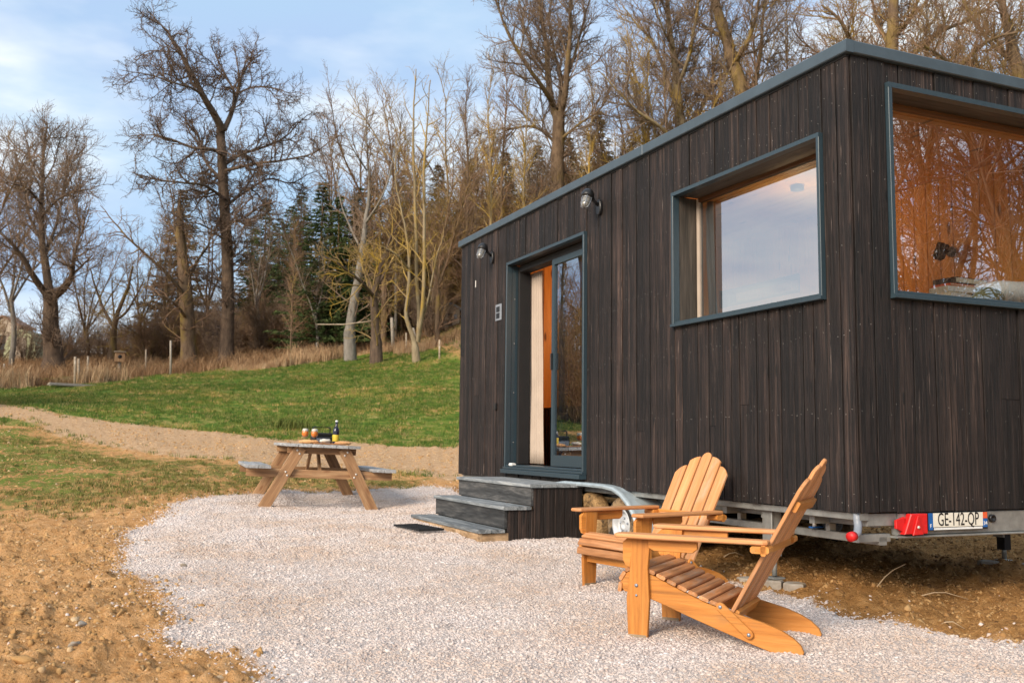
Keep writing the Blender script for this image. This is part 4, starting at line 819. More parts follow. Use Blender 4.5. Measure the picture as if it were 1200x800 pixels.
for lo, hi in (((-1.01, SY1-.04, -.5), (-.54, SY1-.022, -.41)), ((-.77, SY1-.06, -.41), (-.54, SY1-.022, -.21)), ((-.51, SY1-.06, -.5), (-.01, SY1-.022, -.012))): sb('side_board', lo, hi, 'char')
mx_, my_ = hit(490, 624); t = thing('boot_scraper_mat', 'dark open metal boot scraper mat lying on the gravel at the foot of the steps', 'mat', (mx_, my_, GZ(mx_, my_)+.014), .12)
for k in range(12): boxm('mat_bar', (-.13, -.3+k*.053, 0), (.13, -.288+k*.053, .02), MT['dark'], t, c=.002)
for k in range(6): boxm('mat_bar', (-.13+k*.05, -.3, .004), (-.122+k*.05, .295, .018), MT['dark'], t, c=.002)

# ================================================================== adirondack chairs
def chair(loc, face, lab, sp=.28):
    rz = math.atan2(face[1], face[0])-PI/2; t = thing('adirondack_chair', lab, 'garden chair', loc, rz, 'orange wooden garden chairs on the gravel')
    P = lambda u, s, z: Vector((s, -u, z))
    side = lambda s: Matrix.Translation((s, 0, 0)) @ Matrix(((0, 0, 1, 0), (-1, 0, 0, 0), (0, 1, 0, 0), (0, 0, 0, 1)))
    run = [(-.075, .235), (-.10, .265), (-.095, .30), (-.07, .325), (-.045, .345), (.0, .352), (.08, .325), (.2, .272), (.35, .212), (.47, .178), (.55, .160), (.64, .138), (.72, .110), (.775, .080), (.812, .047), (.825, .018), (.818, .0), (.795, -.008), (.77, -.008), (.68, .002), (.58, .032), (.42, .084), (.25, .142), (.1, .196), (-.02, .232)]
    for s in (-1, 1):
        leg = [(-.045, -.01), (.055, -.01), (.068, .20), (.060, .36), (.075, .515), (-.03, .515), (-.035, .36), (-.055, .20)]
        l = prism('front_leg', leg, .026, MT['chair_y'], t, side(s*sp), bev=.003)
        lathe('bolt', [(.009, 0), (.008, .006), (.001, .009)], MT['greyst'], l, side(s*(sp+s*0)).__class__(Matrix.Translation((s*.013, 0, 0)) @ side(s*sp) @ Matrix.Translation((.0, .27, 0)) @ (Matrix.Identity(4) if s > 0 else Matrix.Rotation(PI, 4, 'Y'))) if False else Matrix.Translation((0, 0, 0)), sides=8) if False else None
        tubeobj('bolt', [Vector((s*.012, 0, .275)), Vector((s*.020, 0, .275))], .011, MT['greyst'], l, 8, mw=None) if False else None
        for zz in (.275, .225): tubeobj('bolt', [Vector((s*(sp+.012), -.0, zz)), Vector((s*(sp+.019), -.0, zz))], .009 if zz > .25 else .006, MT['greyst'], t, 8)
        prism('runner', run, .025, MT['chair'], t, side(s*(sp-.027)), bev=.003)
        lk = math.atan2(-.13, .15); c_ = (.50, .140); hl = .092; r_ = .022
        pts = [(hl*math.cos(0)+r_*math.cos(a), r_*math.sin(a)) for a in [(-90+i*30)*PI/180 for i in range(7)]]+[(-hl+r_*math.cos(a), r_*math.sin(a)) for a in [(90+i*30)*PI/180 for i in range(7)]]
        pts = [(c_[0]+x*math.cos(lk)-y*math.sin(lk), c_[1]+x*math.sin(lk)+y*math.cos(lk)) for x, y in pts]
        prism('hinge_bar', pts, .016, MT['chair'], t, side(s*(sp-.004)), bev=.003)
        for e in (-1, 1): q = (c_[0]+e*hl*math.cos(lk), c_[1]+e*hl*math.sin(lk)); tubeobj('bolt', [P(q[0], s*(sp+.003), q[1]), P(q[0], s*(sp+.008), q[1])], .009, MT['greyst'], t, 8)
        so_ = s*(sp+.035); am = [(-.055, -.08), (-.035, -.10), (.035, -.10), (.06, -.075), (.062, .10), (.05, .45), (.045, .66), (.03, .68), (-.03, .68), (-.045, .66), (-.05, .45), (-.062, .10)]
        prism('armrest', [(x*1., -y) for x, y in am], .022, MT['chairb_y'], t, Matrix.Translation((so_, 0, .528)) @ Matrix.Rotation(0, 4, 'Z'), bev=.006)
        br = [(-.02, .515), (-.045, .515), (-.075, .49), (-.075, .40), (-.06, .37), (-.035, .36)]
        prism('arm_bracket', br, .024, MT['chair'], t, side(s*(sp+.0005)), bev=.003)
        prism('arm_bracket', [(.07, .47), (.10, .455), (.30, .455), (.325, .475), (.325, .514), (.07, .514)], .022, MT['chair'], t, side(s*(sp+.022)), bev=.003)
        boxm('arm_block', P(.69, so_-.05, .478), P(.60, so_+.05, .512), MT['chair'], t, c=.008)
    # seat
    path = [(-.098, .258, 8), (-.085, .315, 32), (-.045, .355, 62)]; prof = [(.0, .362), (.08, .335), (.2, .282), (.35, .222), (.47, .188)]
    def zt(u):
        for (a, b), (c, d) in zip(prof[:-1], prof[1:]):
            if a <= u <= c: return b+(d-b)*(u-a)/(c-a)
        return prof[-1][1]
    def slat(u, z, tilt, mat='seat'):
        a = math.radians(tilt); nrm = P(-math.cos(a), 0, math.sin(a)); plank('seat_slat', P(u, -sp+.008, z), P(u, sp-.008, z), nrm, .050, .019, MT[mat], t, c=.005)
    for u, z, a in path: slat(u, z, a)
    u = .012
    while u < .445: slope = (zt(u+.02)-zt(max(u-.02, 0)))/(.04 if u > .02 else .02+u); slat(u, zt(u)+.006, 90-math.degrees(math.atan(slope))); u += .0555
    plank('apron', P(-.018, -sp+.015, .205), P(-.018, sp-.015, .205), (0, 1, 0), .06, .02, MT['chair'], t)
    # back
    bd = Vector((0, -.49, .872)).normalized(); bn = Vector((0, .872, .49)).normalized(); b0 = P(.445, 0, .115)
    for k, (hgt) in enumerate((.825, .90, .935, .90, .825)):
        s = (k-2)*.103; wd = .092; an = -(k-2)*.005; n_ = 8; pts = [(0-wd/2+.006, 0), (wd/2-.006, 0)]
        if k == 2: pts += [(wd/2*math.cos(a), hgt-.045+.045*math.sin(a)) for a in [i*PI/n_ for i in range(n_+1)]]
        else:
            sg = 1 if k > 2 else -1; e_ = .036 if abs(k-2) == 1 else .065; tp = [(-wd/2+wd*j/7, hgt-(.012*(j/7)+(e_-.012)*max(0, j/7-.1)**2.2*1.25)) for j in range(8)]
            pts += list(reversed(tp)) if sg > 0 else [(-x, z) for x, z in tp]
        Mb = Matrix(((1, 0, 0), (0, bd.y, bn.y), (0, bd.z, bn.z))).to_4x4(); Mb = Matrix.Translation(b0+Vector((s*.985, 0, 0))) @ Mb @ Matrix.Rotation(an*1.2, 4, 'Z')
        prism('back_slat', pts, .018, MT['chairb_y'], t, Mb, bev=.003)
    for q, hw in ((.06, .23), (.68, .235)):
        c = b0+bd*q-bn*.021; plank('back_rail', c-Vector((hw, 0, 0)), c+Vector((hw, 0, 0)), bn, .055, .022, MT['chair'], t, c=.004)
    c = P(.662, 0, .492); plank('back_rail', c-Vector((sp+.085, 0, 0)), c+Vector((sp+.085, 0, 0)), (0, -1, 0), .05, .024, MT['chair'], t, c=.005)
    for s in (-1, 1):                                 # worn feet
        boxm('leg_foot', (s*sp-.0145, -.052, -.02), (s*sp+.0145, .044, .03), MT['foot'], t)
    return t
CA = ((-1.435, -.005), (-.638, .770)); CB = ((-.985, 1.215), (-.98, -.19))
chair((CA[0][0], CA[0][1], -.595), CA[1], 'front orange adirondack chair seen from its side, turned left')
chair((CB[0][0], CB[0][1], -.59), CB[1], 'rear orange adirondack chair with its slatted back towards the dark wall')

# ================================================================== picnic table
TC = Vector((-1.60, 7.95, -.435)); tilt = Euler((0, math.radians(2.0), math.radians(-5.5)), 'XYZ')
pt = thing('picnic_table', 'weathered wooden picnic table with attached benches on the edge of the gravel', 'picnic table', TC, rot=tilt)
def tb(nm, lo, hi, mat, **k): return boxm(nm, lo, hi, MT[mat], pt, **k)
for k in range(6): tb('top_plank', (-.445+k*.149, -.92+rng.uniform(-.01, .01), .745), (-.302+k*.149, .92, .782), 'ttop', c=.005)
for s in (-1, 1):
    for k in range(2): x0_ = .60+k*.148; tb('bench_plank', (min(s*x0_, s*(x0_+.143)), -.95, .475), (max(s*x0_, s*(x0_+.143)), .95, .512), 'ttop', c=.005)
for yy in (-.78, .78):
    e = 1 if yy > 0 else -1
    tb('cross_beam', (-.87, yy-.021, .375), (.87, yy+.021, .473), 'tleg'); tb('top_cleat', (-.41, yy-.021, .665), (.41, yy+.021, .743), 'tleg')
    for s in (-1, 1):
        l = plank('leg', (s*.67, yy+e*.043, -.03), (s*.255, yy+e*.043, .742), (0, 1, 0), .135, .040, MT['tleg'], pt, c=.004)
        for px_, pz_ in ((.42, .44), (.40, .40), (.30, .70), (.27, .66)): 
            tubeobj('bolt', [Vector((s*px_, yy+e*.062, pz_)), Vector((s*px_, yy+e*.069, pz_))], .012, MT['nail'], pt, 8)
    plank('brace', (0, yy-e*.03, .40), (0, yy-e*.45, .742), (1, 0, 0), .07, .035, MT['tleg'], pt)
Tm = Matrix.LocRotScale(TC, tilt, None)
def on_table(x, y): return Tm @ Vector((x, y, .783))
def tthing(name, lab, cat, x, y, rz=0, group=None, dz=0.): p = on_table(x, y); return thing(name, lab, cat, (p.x, p.y, p.z+dz), rot=Euler((0, tilt.y, rz)), group=group)
def glass(x, y, lab):
    t = tthing('beer_glass', lab, 'beer glass', x, y, group='stemmed beer glasses on the picnic table')
    g_ = lathe('bowl', [(.0335, .0), (.034, .003), (.006, .009), (.005, .055), (.012, .068), (.034, .085), (.043, .11), (.044, .13), (.038, .165), (.0365, .185), (.035, .185), (.0365, .165), (.042, .13), (.041, .11), (.032, .088), (.001, .075)], MT['clear'], t)
    lathe('beer', [(.001, .077), (.030, .090), (.0395, .11), (.0405, .13), (.038, .15), (.037, .152)], MT['amber'], t); lathe('foam', [(.037, .1525), (.036, .165), (.034, .180), (.02, .186), (.001, .187)], MT['foam'], t)
glass(-.185, -.50, 'left amber beer glass with a white head on the picnic table'); glass(-.085, -.62, 'right amber beer glass, next to the black grill')
t = tthing('wine_bottle', 'dark bottle with a yellow label standing on the picnic table', 'bottle', .20, -.45)
lathe('glass_body', [(.038, .0), (.040, .006), (.040, .17), (.036, .20), (.018, .228), (.0145, .24), (.0145, .29)], MT['bottle'], t, sides=24); lathe('label', [(.0405, .045), (.0412, .047), (.0412, .125), (.0405, .127)], MT['yellow'], t, sides=24); lathe('cap', [(.0155, .288), (.0165, .29), (.0165, .305), (.012, .308)], MT['white'], t)
t = tthing('table_grill', 'black table grill with a square carrying handle', 'table grill', .03, -.30, .1)
boxm('body', (-.10, -.10, .0), (.12, .10, .10), MT['black'], t, c=.01); boxm('front_panel', (-.085, -.108, .012), (.09, -.101, .075), MT['greyst'], t); boxm('lid', (-.10, -.09, .102), (.12, .09, .145), MT['black'], t, c=.01)
tubeobj('handle', [(-.10, 0, .10), (-.10, 0, .205), (-.09, 0, .215), (.11, 0, .215), (.12, 0, .205), (.12, 0, .10)], .008, MT['black'], t, 8)
t = tthing('serving_board', 'brown wooden serving board near the front edge of the table', 'serving board', .06, -.72, .05); boxm('board', (-.17, -.08, 0), (.17, .08, .018), MT['boardw'], t, c=.005); boxm('handle', (.171, -.018, .002), (.24, .018, .016), MT['boardw'], t)
def loaf(x, y, rz, sx, lab, mat='bread', dz=0.):
    p = on_table(x, y); V = []; F = []; n_ = 12
    for j in range(n_+1):
        th = PI*j/n_
        for i in range(12): ph = 2*PI*i/12; V.append((sx*math.cos(th), .035*math.sin(th)**.7*math.cos(ph), .024*math.sin(th)**.7*math.sin(ph)*(1+.15*math.sin(20*math.cos(th)))))
    for j in range(n_):
        for i in range(12): F.append((j*12+i, j*12+(i+1) % 12, (j+1)*12+(i+1) % 12, (j+1)*12+i))
    o = meshobj('bread_loaf' if mat == 'bread' else 'snack_bowl', pyd('loaf', V, F), MT[mat], None, Matrix.Translation((p.x, p.y, p.z+.026+dz)) @ Matrix.Rotation(rz, 4, 'Z'), smooth=True); return o
tag(loaf(.27, -.62, .1, .11, ''), 'round crusty loaf at the right of the serving board', 'bread'); tag(loaf(-.16, -.74, -.1, .12, ''), 'long crusty loaf at the left end of the table', 'bread')
tag(loaf(.04, -.72, .2, .07, '', 'foam', .018), 'small piece of pale cheese on the serving board', 'cheese').name = 'cheese'
t = tthing('small_plate', 'small plate with dark dried fruit between the loaves', 'plate', -.06, -.60, dz=.001); lathe('dish', [(.03, 0), (.07, .006), (.085, .014), (.083, .016), (.03, .006), (.001, .005)], MT['wallp'], t)
for k in range(9): a = k*2.4; r_ = .012+.045*(k/9); lathe('fruit', [(.004, 0), (.011, .006), (.011, .014), (.004, .02)], MT['bottle'] if k % 3 else MT['sash'], t, Matrix.Translation((r_*math.cos(a), r_*math.sin(a), .006)), sides=7)

# ================================================================== loose rocks and sticks
for i, (px_, py_, s_, lab) in enumerate([(27, 786, .11, 'pale rock half buried in the sand at the lower left'), (96, 742, .10, 'greyish stone on the sandy ground left of the gravel'), (215, 668, .075, 'pale stone at the left rim of the gravel'), (88, 765, .07, 'small flat stone in the sand near the lower left corner'), (140, 735, .075, 'tan clod left of the gravel edge'), (15, 745, .08, 'low stone at the left edge of the picture')]):
    x, y = hit(px_, py_); o = meshobj('rock', rock(60+i, .15, True), MT['clod'] if i in (0, 4, 5) else MT['conc'], None, Matrix.LocRotScale(Vector((x, y, GZ(x, y)+s_*.1)), Euler((.3*i, .2, i)), Vector((s_, s_*.8, s_*.6)))); tag(o, lab, 'rock')
for px_, py_, px2, py2, h_, lab in [(1028, 696, 1062, 660, .16, 'thin dry stick leaning up out of the soil below the tail light'), (1080, 700, 1135, 706, .03, 'dry stick lying on the soil right of the trailer corner'), (1100, 732, 1130, 722, .05, 'short pale twig on the soil near the gravel'), (848, 655, 872, 668, .05, 'bent root on the soil behind the front chair')]:
    x, y = hit(px_, py_); p0 = Vector((x, y, GZ(x, y))); D = (p0-CAM).dot(FW); p1 = at(px2, py2, D); p1.z = max(p1.z, GZ(p1.x, p1.y)+.01) if h_ > .1 else GZ(p1.x, p1.y)+h_*.5
    mid = (p0+p1)/2+Vector((.02, .01, .03)); tag(tubeobj('stick', [p0, (p0+mid)/2+Vector((0, 0, .01)), mid, p1], [.005, .0045, .004, .002], MT['twigst'], None, 6), lab, 'stick')

# ================================================================== trees
def perp(d, r):
    a = np.cross(d, r.randn(3)); return a/(np.linalg.norm(a)+1e-9)
def twist(P0, d, L_, n_, wig, up, r):
    """a wandering polyline"""
    P = [np.array(P0, float)]; d = np.array(d, float); s = L_/n_
    for _ in range(n_): d = d+r.randn(3)*wig+np.array([0, 0, up]); d /= np.linalg.norm(d); P.append(P[-1]+d*s)
    return np.array(P)
def smooth(P, k=3):
    P = np.asarray(P, float); t = np.linspace(0, len(P)-1, (len(P)-1)*k+1); i = np.clip(t.astype(int), 0, len(P)-2); f = (t-i)[:, None]
    p0 = P[np.maximum(i-1, 0)]; p1 = P[i]; p2 = P[i+1]; p3 = P[np.minimum(i+2, len(P)-1)]
    return .5*((2*p1)+(-p0+p2)*f+(2*p0-5*p1+4*p2-p3)*f**2+(-p0+3*p1-3*p2+p3)*f**3)
def branches(limbs, r, specs, budget=9e9):
    """limbs: list of (P, radii). specs per level: spacing, length, angle, wiggle, up, n, rmin"""
    crown = []; cur = limbs
    for li, sp in enumerate(specs):
        nxt = []
        for P, Rr in cur:
            seg = np.linalg.norm(np.diff(P, axis=0), axis=1); Lt = seg.sum(); cum = np.concatenate([[0], np.cumsum(seg)]); st_ = sp.get('start', .25)*Lt; s = st_+sp['spacing']*r.rand()
            while s < Lt*.985:
                k = min(np.searchsorted(cum, s)-1, len(seg)-1); k = max(k, 0); f = (s-cum[k])/max(seg[k], 1e-6); p = P[k]*(1-f)+P[k+1]*f; rr_ = Rr[k]*(1-f)+Rr[k+1]*f
                d = (P[k+1]-P[k])/max(seg[k], 1e-6); a = math.radians(sp['ang']*r.uniform(.6, 1.3)); nd = d*math.cos(a)+perp(d, r)*math.sin(a)
                if sp.get('flat'): nd[2] *= sp['flat']
                nd /= np.linalg.norm(nd); ln = sp['len']*r.uniform(.5, 1.25)*(1.15-.75*s/Lt if sp.get('taper', 1) else 1)
                r0 = min(rr_*.75, sp['r']*r.uniform(.7, 1.3)); n_ = sp['n']; Q = twist(p, nd, ln, n_, sp['wig'], sp['up'], r); nxt.append((Q, np.linspace(r0, sp['r1'], n_+1))); s += sp['spacing']*r.uniform(.5, 1.5)
        crown += [(P, Rr, sp['sides']) for P, Rr in nxt]; cur = nxt if not sp.get('keep') else nxt+cur
    return crown
TRI = [0]
def tree_meshes(limbs, seed, specs, k=(8, 6)):
    r = np.random.RandomState(seed); tv, tq = tubes_np([(P, Rr, 10 if Rr[0] > .15 else 7) for P, Rr in limbs]); cr = branches(limbs, r, specs); cv, cq = tubes_np(cr); TRI[0] += 2*len(cq)+2*len(tq)
    return npmesh('trunk', tv, tq, True), npmesh('crown', cv, cq, True)
def flare(P, Rr):
    P = np.asarray(P, float); return P, Rr
def place(name, tm, cmesh, tmat, cmat, loc, sc_, rz, lab, cat='tree', group=None, cname='crown'):
    t = bpy.data.objects.new(name, None); COL.objects.link(t); t.location = loc; t.rotation_euler = (0, 0, rz); t.scale = (sc_,)*3; tag(t, lab, cat, group); t.empty_display_size = .2
    for nm, me, m in (('trunk', tm, tmat), (cname, cmesh, cmat)):
        if me is None: continue
        me.materials.clear() if me.users == 0 else None
        if not me.materials: me.materials.append(MT[m])
        o = bpy.data.objects.new(nm, me); COL.objects.link(o); o.parent = t
        if me.materials[0] != MT[m]: o.material_slots[0].link = 'OBJECT'; o.material_slots[0].material = MT[m]
    return t
def pxtree(name, D, base_px, limbs_px, seed, specs, tmat, cmat, lab, group=None, thin=.88):
    """limbs given as outline points (px, py, radius m, depth offset m)"""
    b = base(base_px, D); r = np.random.RandomState(seed+900); limbs = []
    for lp in limbs_px:
        pts = []; rad = []; n_ = len(lp); dd = 0
        for i, q in enumerate(lp):
            off = q[3] if len(q) > 3 else 0
            p = at(q[0], q[1], D+off); pts.append(np.array(p-b)); rad.append(q[2])
        P = smooth(pts, 4); R_ = np.interp(np.linspace(0, n_-1, len(P)), range(n_), rad); P = P+np.cumsum(r.randn(*P.shape)*.02, axis=0)*np.linspace(0, 1, len(P))[:, None]
        limbs.append((P, R_))
    P, R_ = limbs[0]; [x.__imul__(thin) for _, x in limbs]; limbs[0] = (P, R_); P[0][:] = (0, 0, -.4); R_[0] *= 1.3; R_[1] *= 1.15
    tm, cm = tree_meshes(limbs, seed, specs); tm.name = 'trunk'; return place(name, tm, cm, tmat, cmat, b, 1, 0, lab, group=group)
def S_(spacing, len_, ang, r, r1, wig=.25, up=.05, n=4, sides=4, **k): return dict(spacing=spacing, len=len_, ang=ang, r=r, r1=r1, wig=wig, up=up, n=n, sides=sides, **k)
# the old oak
OAK = [[(265, 428, .62), (266, 400, .50), (268, 360, .44), (268, 300, .40), (266, 250, .37), (264, 200, .34), (262, 170, .32), (261, 148, .30)],
 [(261, 152, .27), (250, 132, .25, -.5), (238, 112, .21, -1), (226, 88, .16, -1), (212, 62, .12, -1.2), (200, 42, .08, -1), (188, 28, .05, -1), (176, 15, .03, -.5)],
 [(263, 152, .20), (270, 135, .17, .5), (277, 112, .13, 1), (282, 90, .09, 1.5), (292, 72, .05, 1.8), (306, 60, .03, 2)],
 [(277, 112, .09, 1), (268, 95, .07, 1.5), (258, 75, .05, 2), (250, 58, .03, 2)],
 [(277, 110, .08, 1), (300, 102, .06, 1.5), (325, 105, .04, 1.6), (345, 112, .02, 1)],
 [(262, 182, .15), (248, 175, .12, -1), (226, 173, .10, -1.6), (200, 163, .07, -2), (175, 158, .04, -2.2), (148, 160, .02, -2)],
 [(238, 112, .10, -1), (222, 102, .08, -2), (200, 96, .06, -2.5), (178, 88, .045, -2.8), (160, 84, .03, -3), (142, 80, .015, -3)],
 [(226, 88, .08, -1), (206, 95, .05, 0), (190, 106, .03, .5), (175, 118, .02, 1)],
 [(212, 62, .06, -1.2), (195, 60, .05, -1.5), (172, 58, .03, -1), (158, 66, .015, -1)],
 [(264, 192, .16), (285, 180, .12, 1), (310, 172, .09, 1.6), (335, 160, .06, 2), (352, 142, .04, 2), (368, 130, .02, 2)],
 [(264, 200, .13), (300, 192, .10, -1.5), (335, 188, .07, -2), (365, 182, .05, -2), (385, 168, .03, -2)],
 [(265, 215, .14), (245, 195, .11, 1.5), (236, 175, .09, 2.5), (232, 155, .06, 3), (222, 140, .03, 3.4)],
 [(266, 235, .12), (240, 218, .09, -2), (210, 215, .07, -3), (180, 212, .05, -3.5), (152, 205, .03, -4)],
 [(266, 240, .12), (292, 222, .09, 2), (315, 210, .07, 3), (340, 215, .05, 3.5), (362, 205, .03, 4)],
 [(266, 262, .10), (285, 255, .07, -2), (305, 240, .05, -3), (320, 232, .03, -3.4)],
 [(267, 285, .09), (248, 270, .06, -1), (228, 262, .04, -2), (205, 262, .03, -2)]]
OSP = [S_(.34, 2.6, 52, .055, .016, .30, .05, 6, 5, start=.10), S_(.19, 1.2, 52, .023, .011, .38, .05, 4, 3, start=.10), S_(.115, .62, 55, .0125, .007, .40, .05, 3, 3, start=.1)]
pxtree('oak_tree', 50, 265, OAK, 11, OSP, 'barkd', 'twigb', 'tallest bare oak with a leaning forked crown standing against the sky', thin=.74)
# big rough tree at the far left
LT = [[(63, 432, .85), (62, 405, .72), (60, 380, .62), (60, 355, .55), (58, 340, .5)],
 [(58, 345, .36), (54, 315, .32, .5), (50, 285, .26, .6), (48, 250, .20, .8), (50, 215, .15, 1), (52, 180, .09, 1), (56, 150, .04, 1)],
 [(60, 350, .34), (74, 338, .3, -.5), (84, 322, .2, -1), (86, 300, .12, -1.4), (92, 268, .08, -1.6), (86, 235, .05, -1.5), (80, 205, .03, -1.5)],
 [(58, 350, .30), (40, 325, .25, -1), (25, 300, .18, -1.5), (10, 282, .12, -2), (-10, 265, .07, -2)],
 [(52, 300, .16, .5), (64, 270, .12, 2), (72, 240, .09, 2.5), (78, 205, .06, 3), (88, 175, .04, 3), (95, 158, .02, 3)],
 [(50, 285, .14, .6), (35, 255, .10, 2), (28, 225, .07, 2.5), (20, 190, .05, 3), (14, 160, .03, 3)],
 [(48, 255, .12, .8), (66, 235, .08, -1), (84, 225, .06, -2), (104, 220, .03, -3)],
 [(49, 240, .10, .8), (30, 220, .07, -1.5), (8, 215, .05, -2.5), (-10, 200, .03, -3)],
 [(84, 322, .12, -1), (96, 312, .08, -1.5), (108, 300, .05, -2)], [(50, 215, .08, 1), (38, 190, .05, 1.5), (34, 165, .03, 2)], [(50, 215, .08, 1), (64, 190, .05, 1), (70, 160, .03, 1)]]
GSP = [S_(.33, 3.1, 46, .04, .011, .16, .06, 6, 4, start=.10), S_(.20, 1.25, 42, .020, .0095, .2, .06, 4, 3, start=.10), S_(.135, .68, 42, .011, .0065, .22, .08, 3, 3, start=.1)]
pxtree('old_tree', 52, 63, LT, 12, GSP, 'barkd', 'twig', 'broad old bare tree with a thick lumpy trunk at the left', thin=.68)
# stout broken trunk left of the oak
pxtree('ivy_trunk_tree', 49, 222, [[(222, 434, .68), (221, 405, .52), (220, 370, .48), (218, 330, .42), (214, 290, .34), (213, 255, .24), (214, 232, .10)],
 [(219, 350, .16), (200, 325, .12, -1), (176, 302, .09, -1.5), (150, 278, .06, -2), (130, 255, .04, -2), (118, 240, .02, -2)], [(218, 330, .14), (232, 305, .1, 1), (245, 285, .06, 1.5), (250, 262, .03, 2)],
 [(220, 375, .12), (205, 355, .08, -1.5), (190, 345, .05, -2), (170, 342, .03, -2.5)], [(219, 310, .10), (205, 275, .07, 1), (200, 240, .05, 1), (192, 205, .03, 1)]], 13,
 [S_(.35, 1.9, 58, .035, .011, .22, .02, 5, 4, start=.15), S_(.24, .9, 50, .016, .007, .28, .02, 4, 3, start=.1), S_(.2, .42, 50, .009, .005, .3, .0, 3, 3)], 'bark', 'twigr', 'stout ragged trunk with side shoots just left of the tall oak', thin=.75)
# leaning yellow green tree between them
pxtree('orchard_tree', 55, 130, [[(132, 415, .34), (133, 395, .26), (136, 375, .2), (142, 355, .16), (150, 335, .12), (156, 312, .07)], [(134, 385, .16), (122, 362, .12, 1), (114, 340, .08, 1), (108, 318, .05, 1)], [(136, 375, .12), (148, 365, .1, -1), (160, 345, .07, -1), (170, 325, .04, -1)], [(134, 380, .1), (132, 350, .07, 2), (130, 325, .04, 2)]], 14,
 [S_(.35, 1.8, 50, .03, .010, .3, .03, 5, 4, start=.1), S_(.24, .8, 50, .014, .006, .32, .02, 4, 3), S_(.2, .4, 50, .008, .005, .3, 0, 3, 3)], 'bark', 'twigg', 'low spreading tree with yellowish twigs between the old tree and the broken trunk', thin=.7)
# grey leaning trunk, dark stump tree, yellow poles
SP3 = [S_(.36, 2.1, 45, .035, .012, .2, .05, 5, 4, start=.12), S_(.20, 1.05, 45, .014, .007, .24, .05, 4, 3), S_(.15, .55, 45, .008, .005, .26, .05, 3, 3)]
pxtree('grey_leaning_tree', 44, 411, [[(409, 394, .36), (412, 370, .32), (416, 345, .29), (421, 320, .26), (425, 295, .22), (428, 262, .16), (432, 225, .11), (430, 190, .07), (428, 150, .04), (430, 115, .02)],
 [(425, 295, .1), (412, 270, .07, 1), (400, 240, .05, 1), (394, 200, .03, 1.5)], [(428, 262, .1), (445, 235, .07, -1), (456, 200, .05, -1), (462, 165, .03, -1)], [(430, 200, .06), (415, 175, .04, -1), (404, 145, .02, -1)]], 15, SP3, 'barkg', 'twig', 'pale grey leaning trunk behind the fence', thin=.66)
pxtree('dark_limb_tree', 41, 441, [[(441, 404, .34), (440, 385, .27), (439, 360, .25), (438, 345, .22), (443, 325, .14), (449, 300, .10), (456, 275, .06), (470, 250, .03)],
 [(438, 348, .14), (425, 332, .10, -1), (408, 318, .08, -1.5), (392, 308, .05, -2), (376, 300, .03, -2)], [(440, 340, .12), (452, 318, .08, 1), (466, 300, .06, 1.5), (484, 290, .03, 2)], [(438, 350, .1), (430, 325, .06, 1), (426, 300, .04, 1)]], 16, SP3, 'barkd', 'twigg', 'dark crooked trunk with a long limb reaching left', thin=.68)
YB = [[(487, 410, .24), (484, 395, .17), (476, 370, .13), (478, 345, .11), (479, 315, .10), (477, 280, .08), (470, 245, .06), (466, 205, .04), (470, 170, .02)],
 [(489, 400, .15), (491, 370, .13, .5), (489, 330, .12, .5), (488, 280, .11, .5), (487, 230, .10, .6), (486, 170, .08, .6), (488, 120, .05, .6), (492, 80, .03, .6)],
 [(490, 400, .15), (495, 360, .13, -.5), (497, 310, .12, -.5), (496, 250, .10, -.5), (497, 190, .08, -.5), (500, 140, .05, -.5), (503, 95, .03, -.5)],
 [(492, 385, .08), (502, 350, .06, -.5), (508, 315, .05, -.5), (518, 280, .03, -.5)], [(479, 315, .06), (468, 300, .04, -.6), (452, 290, .03, -1)]]
pxtree('birch_clump', 39, 489, [[(q[0], q[1], q[2]*.68)+tuple(q[3:]) for q in l_] for l_ in YB], 17, [S_(.55, 1.7, 38, .03, .009, .16, .08, 5, 4, start=.2), S_(.34, .8, 42, .013, .006, .2, .06, 4, 3), S_(.24, .4, 42, .008, .005, .22, .05, 3, 3)], 'barky', 'twigg', 'clump of straight yellow trunks left of the house')
# large tree above the middle of the roof
MT1 = [[(652, 372, .6), (652, 330, .48), (652, 280, .42), (653, 230, .38), (653, 185, .35), (654, 150, .33), (654, 132, .31)],
 [(652, 138, .22), (645, 112, .19, .5), (642, 82, .16, .8), (640, 50, .13, 1), (634, 15, .10, 1), (628, -30, .06, 1), (622, -80, .03, 1)],
 [(656, 138, .20), (662, 110, .17, -.5), (665, 78, .14, -.8), (668, 40, .11, -1), (668, 0, .08, -1), (674, -50, .05, -1)],
 [(648, 122, .15), (634, 100, .12, -1), (616, 75, .10, -1.6), (598, 45, .08, -2), (586, 15, .06, -2), (575, -20, .04, -2)],
 [(654, 128, .13), (658, 95, .10, 1.5), (650, 60, .08, 2), (645, 20, .06, 2.4), (652, -25, .03, 2.5)],
 [(664, 90, .10, -.6), (675, 60, .08, 0), (684, 25, .06, .5), (695, -15, .03, 1)], [(654, 170, .10), (630, 150, .07, 1), (605, 148, .05, 1.5), (585, 155, .03, 2)], [(655, 165, .09), (680, 145, .06, -1), (700, 130, .04, -1.5), (712, 112, .02, -2)], [(642, 85, .09, .8), (625, 60, .06, 2), (612, 30, .05, 2.5), (604, -5, .03, 3)]]
pxtree('tall_ash_tree', 46, 652, MT1, 18, GSP, 'bark', 'twig', 'tall bare tree with a forked trunk rising over the middle of the roof')
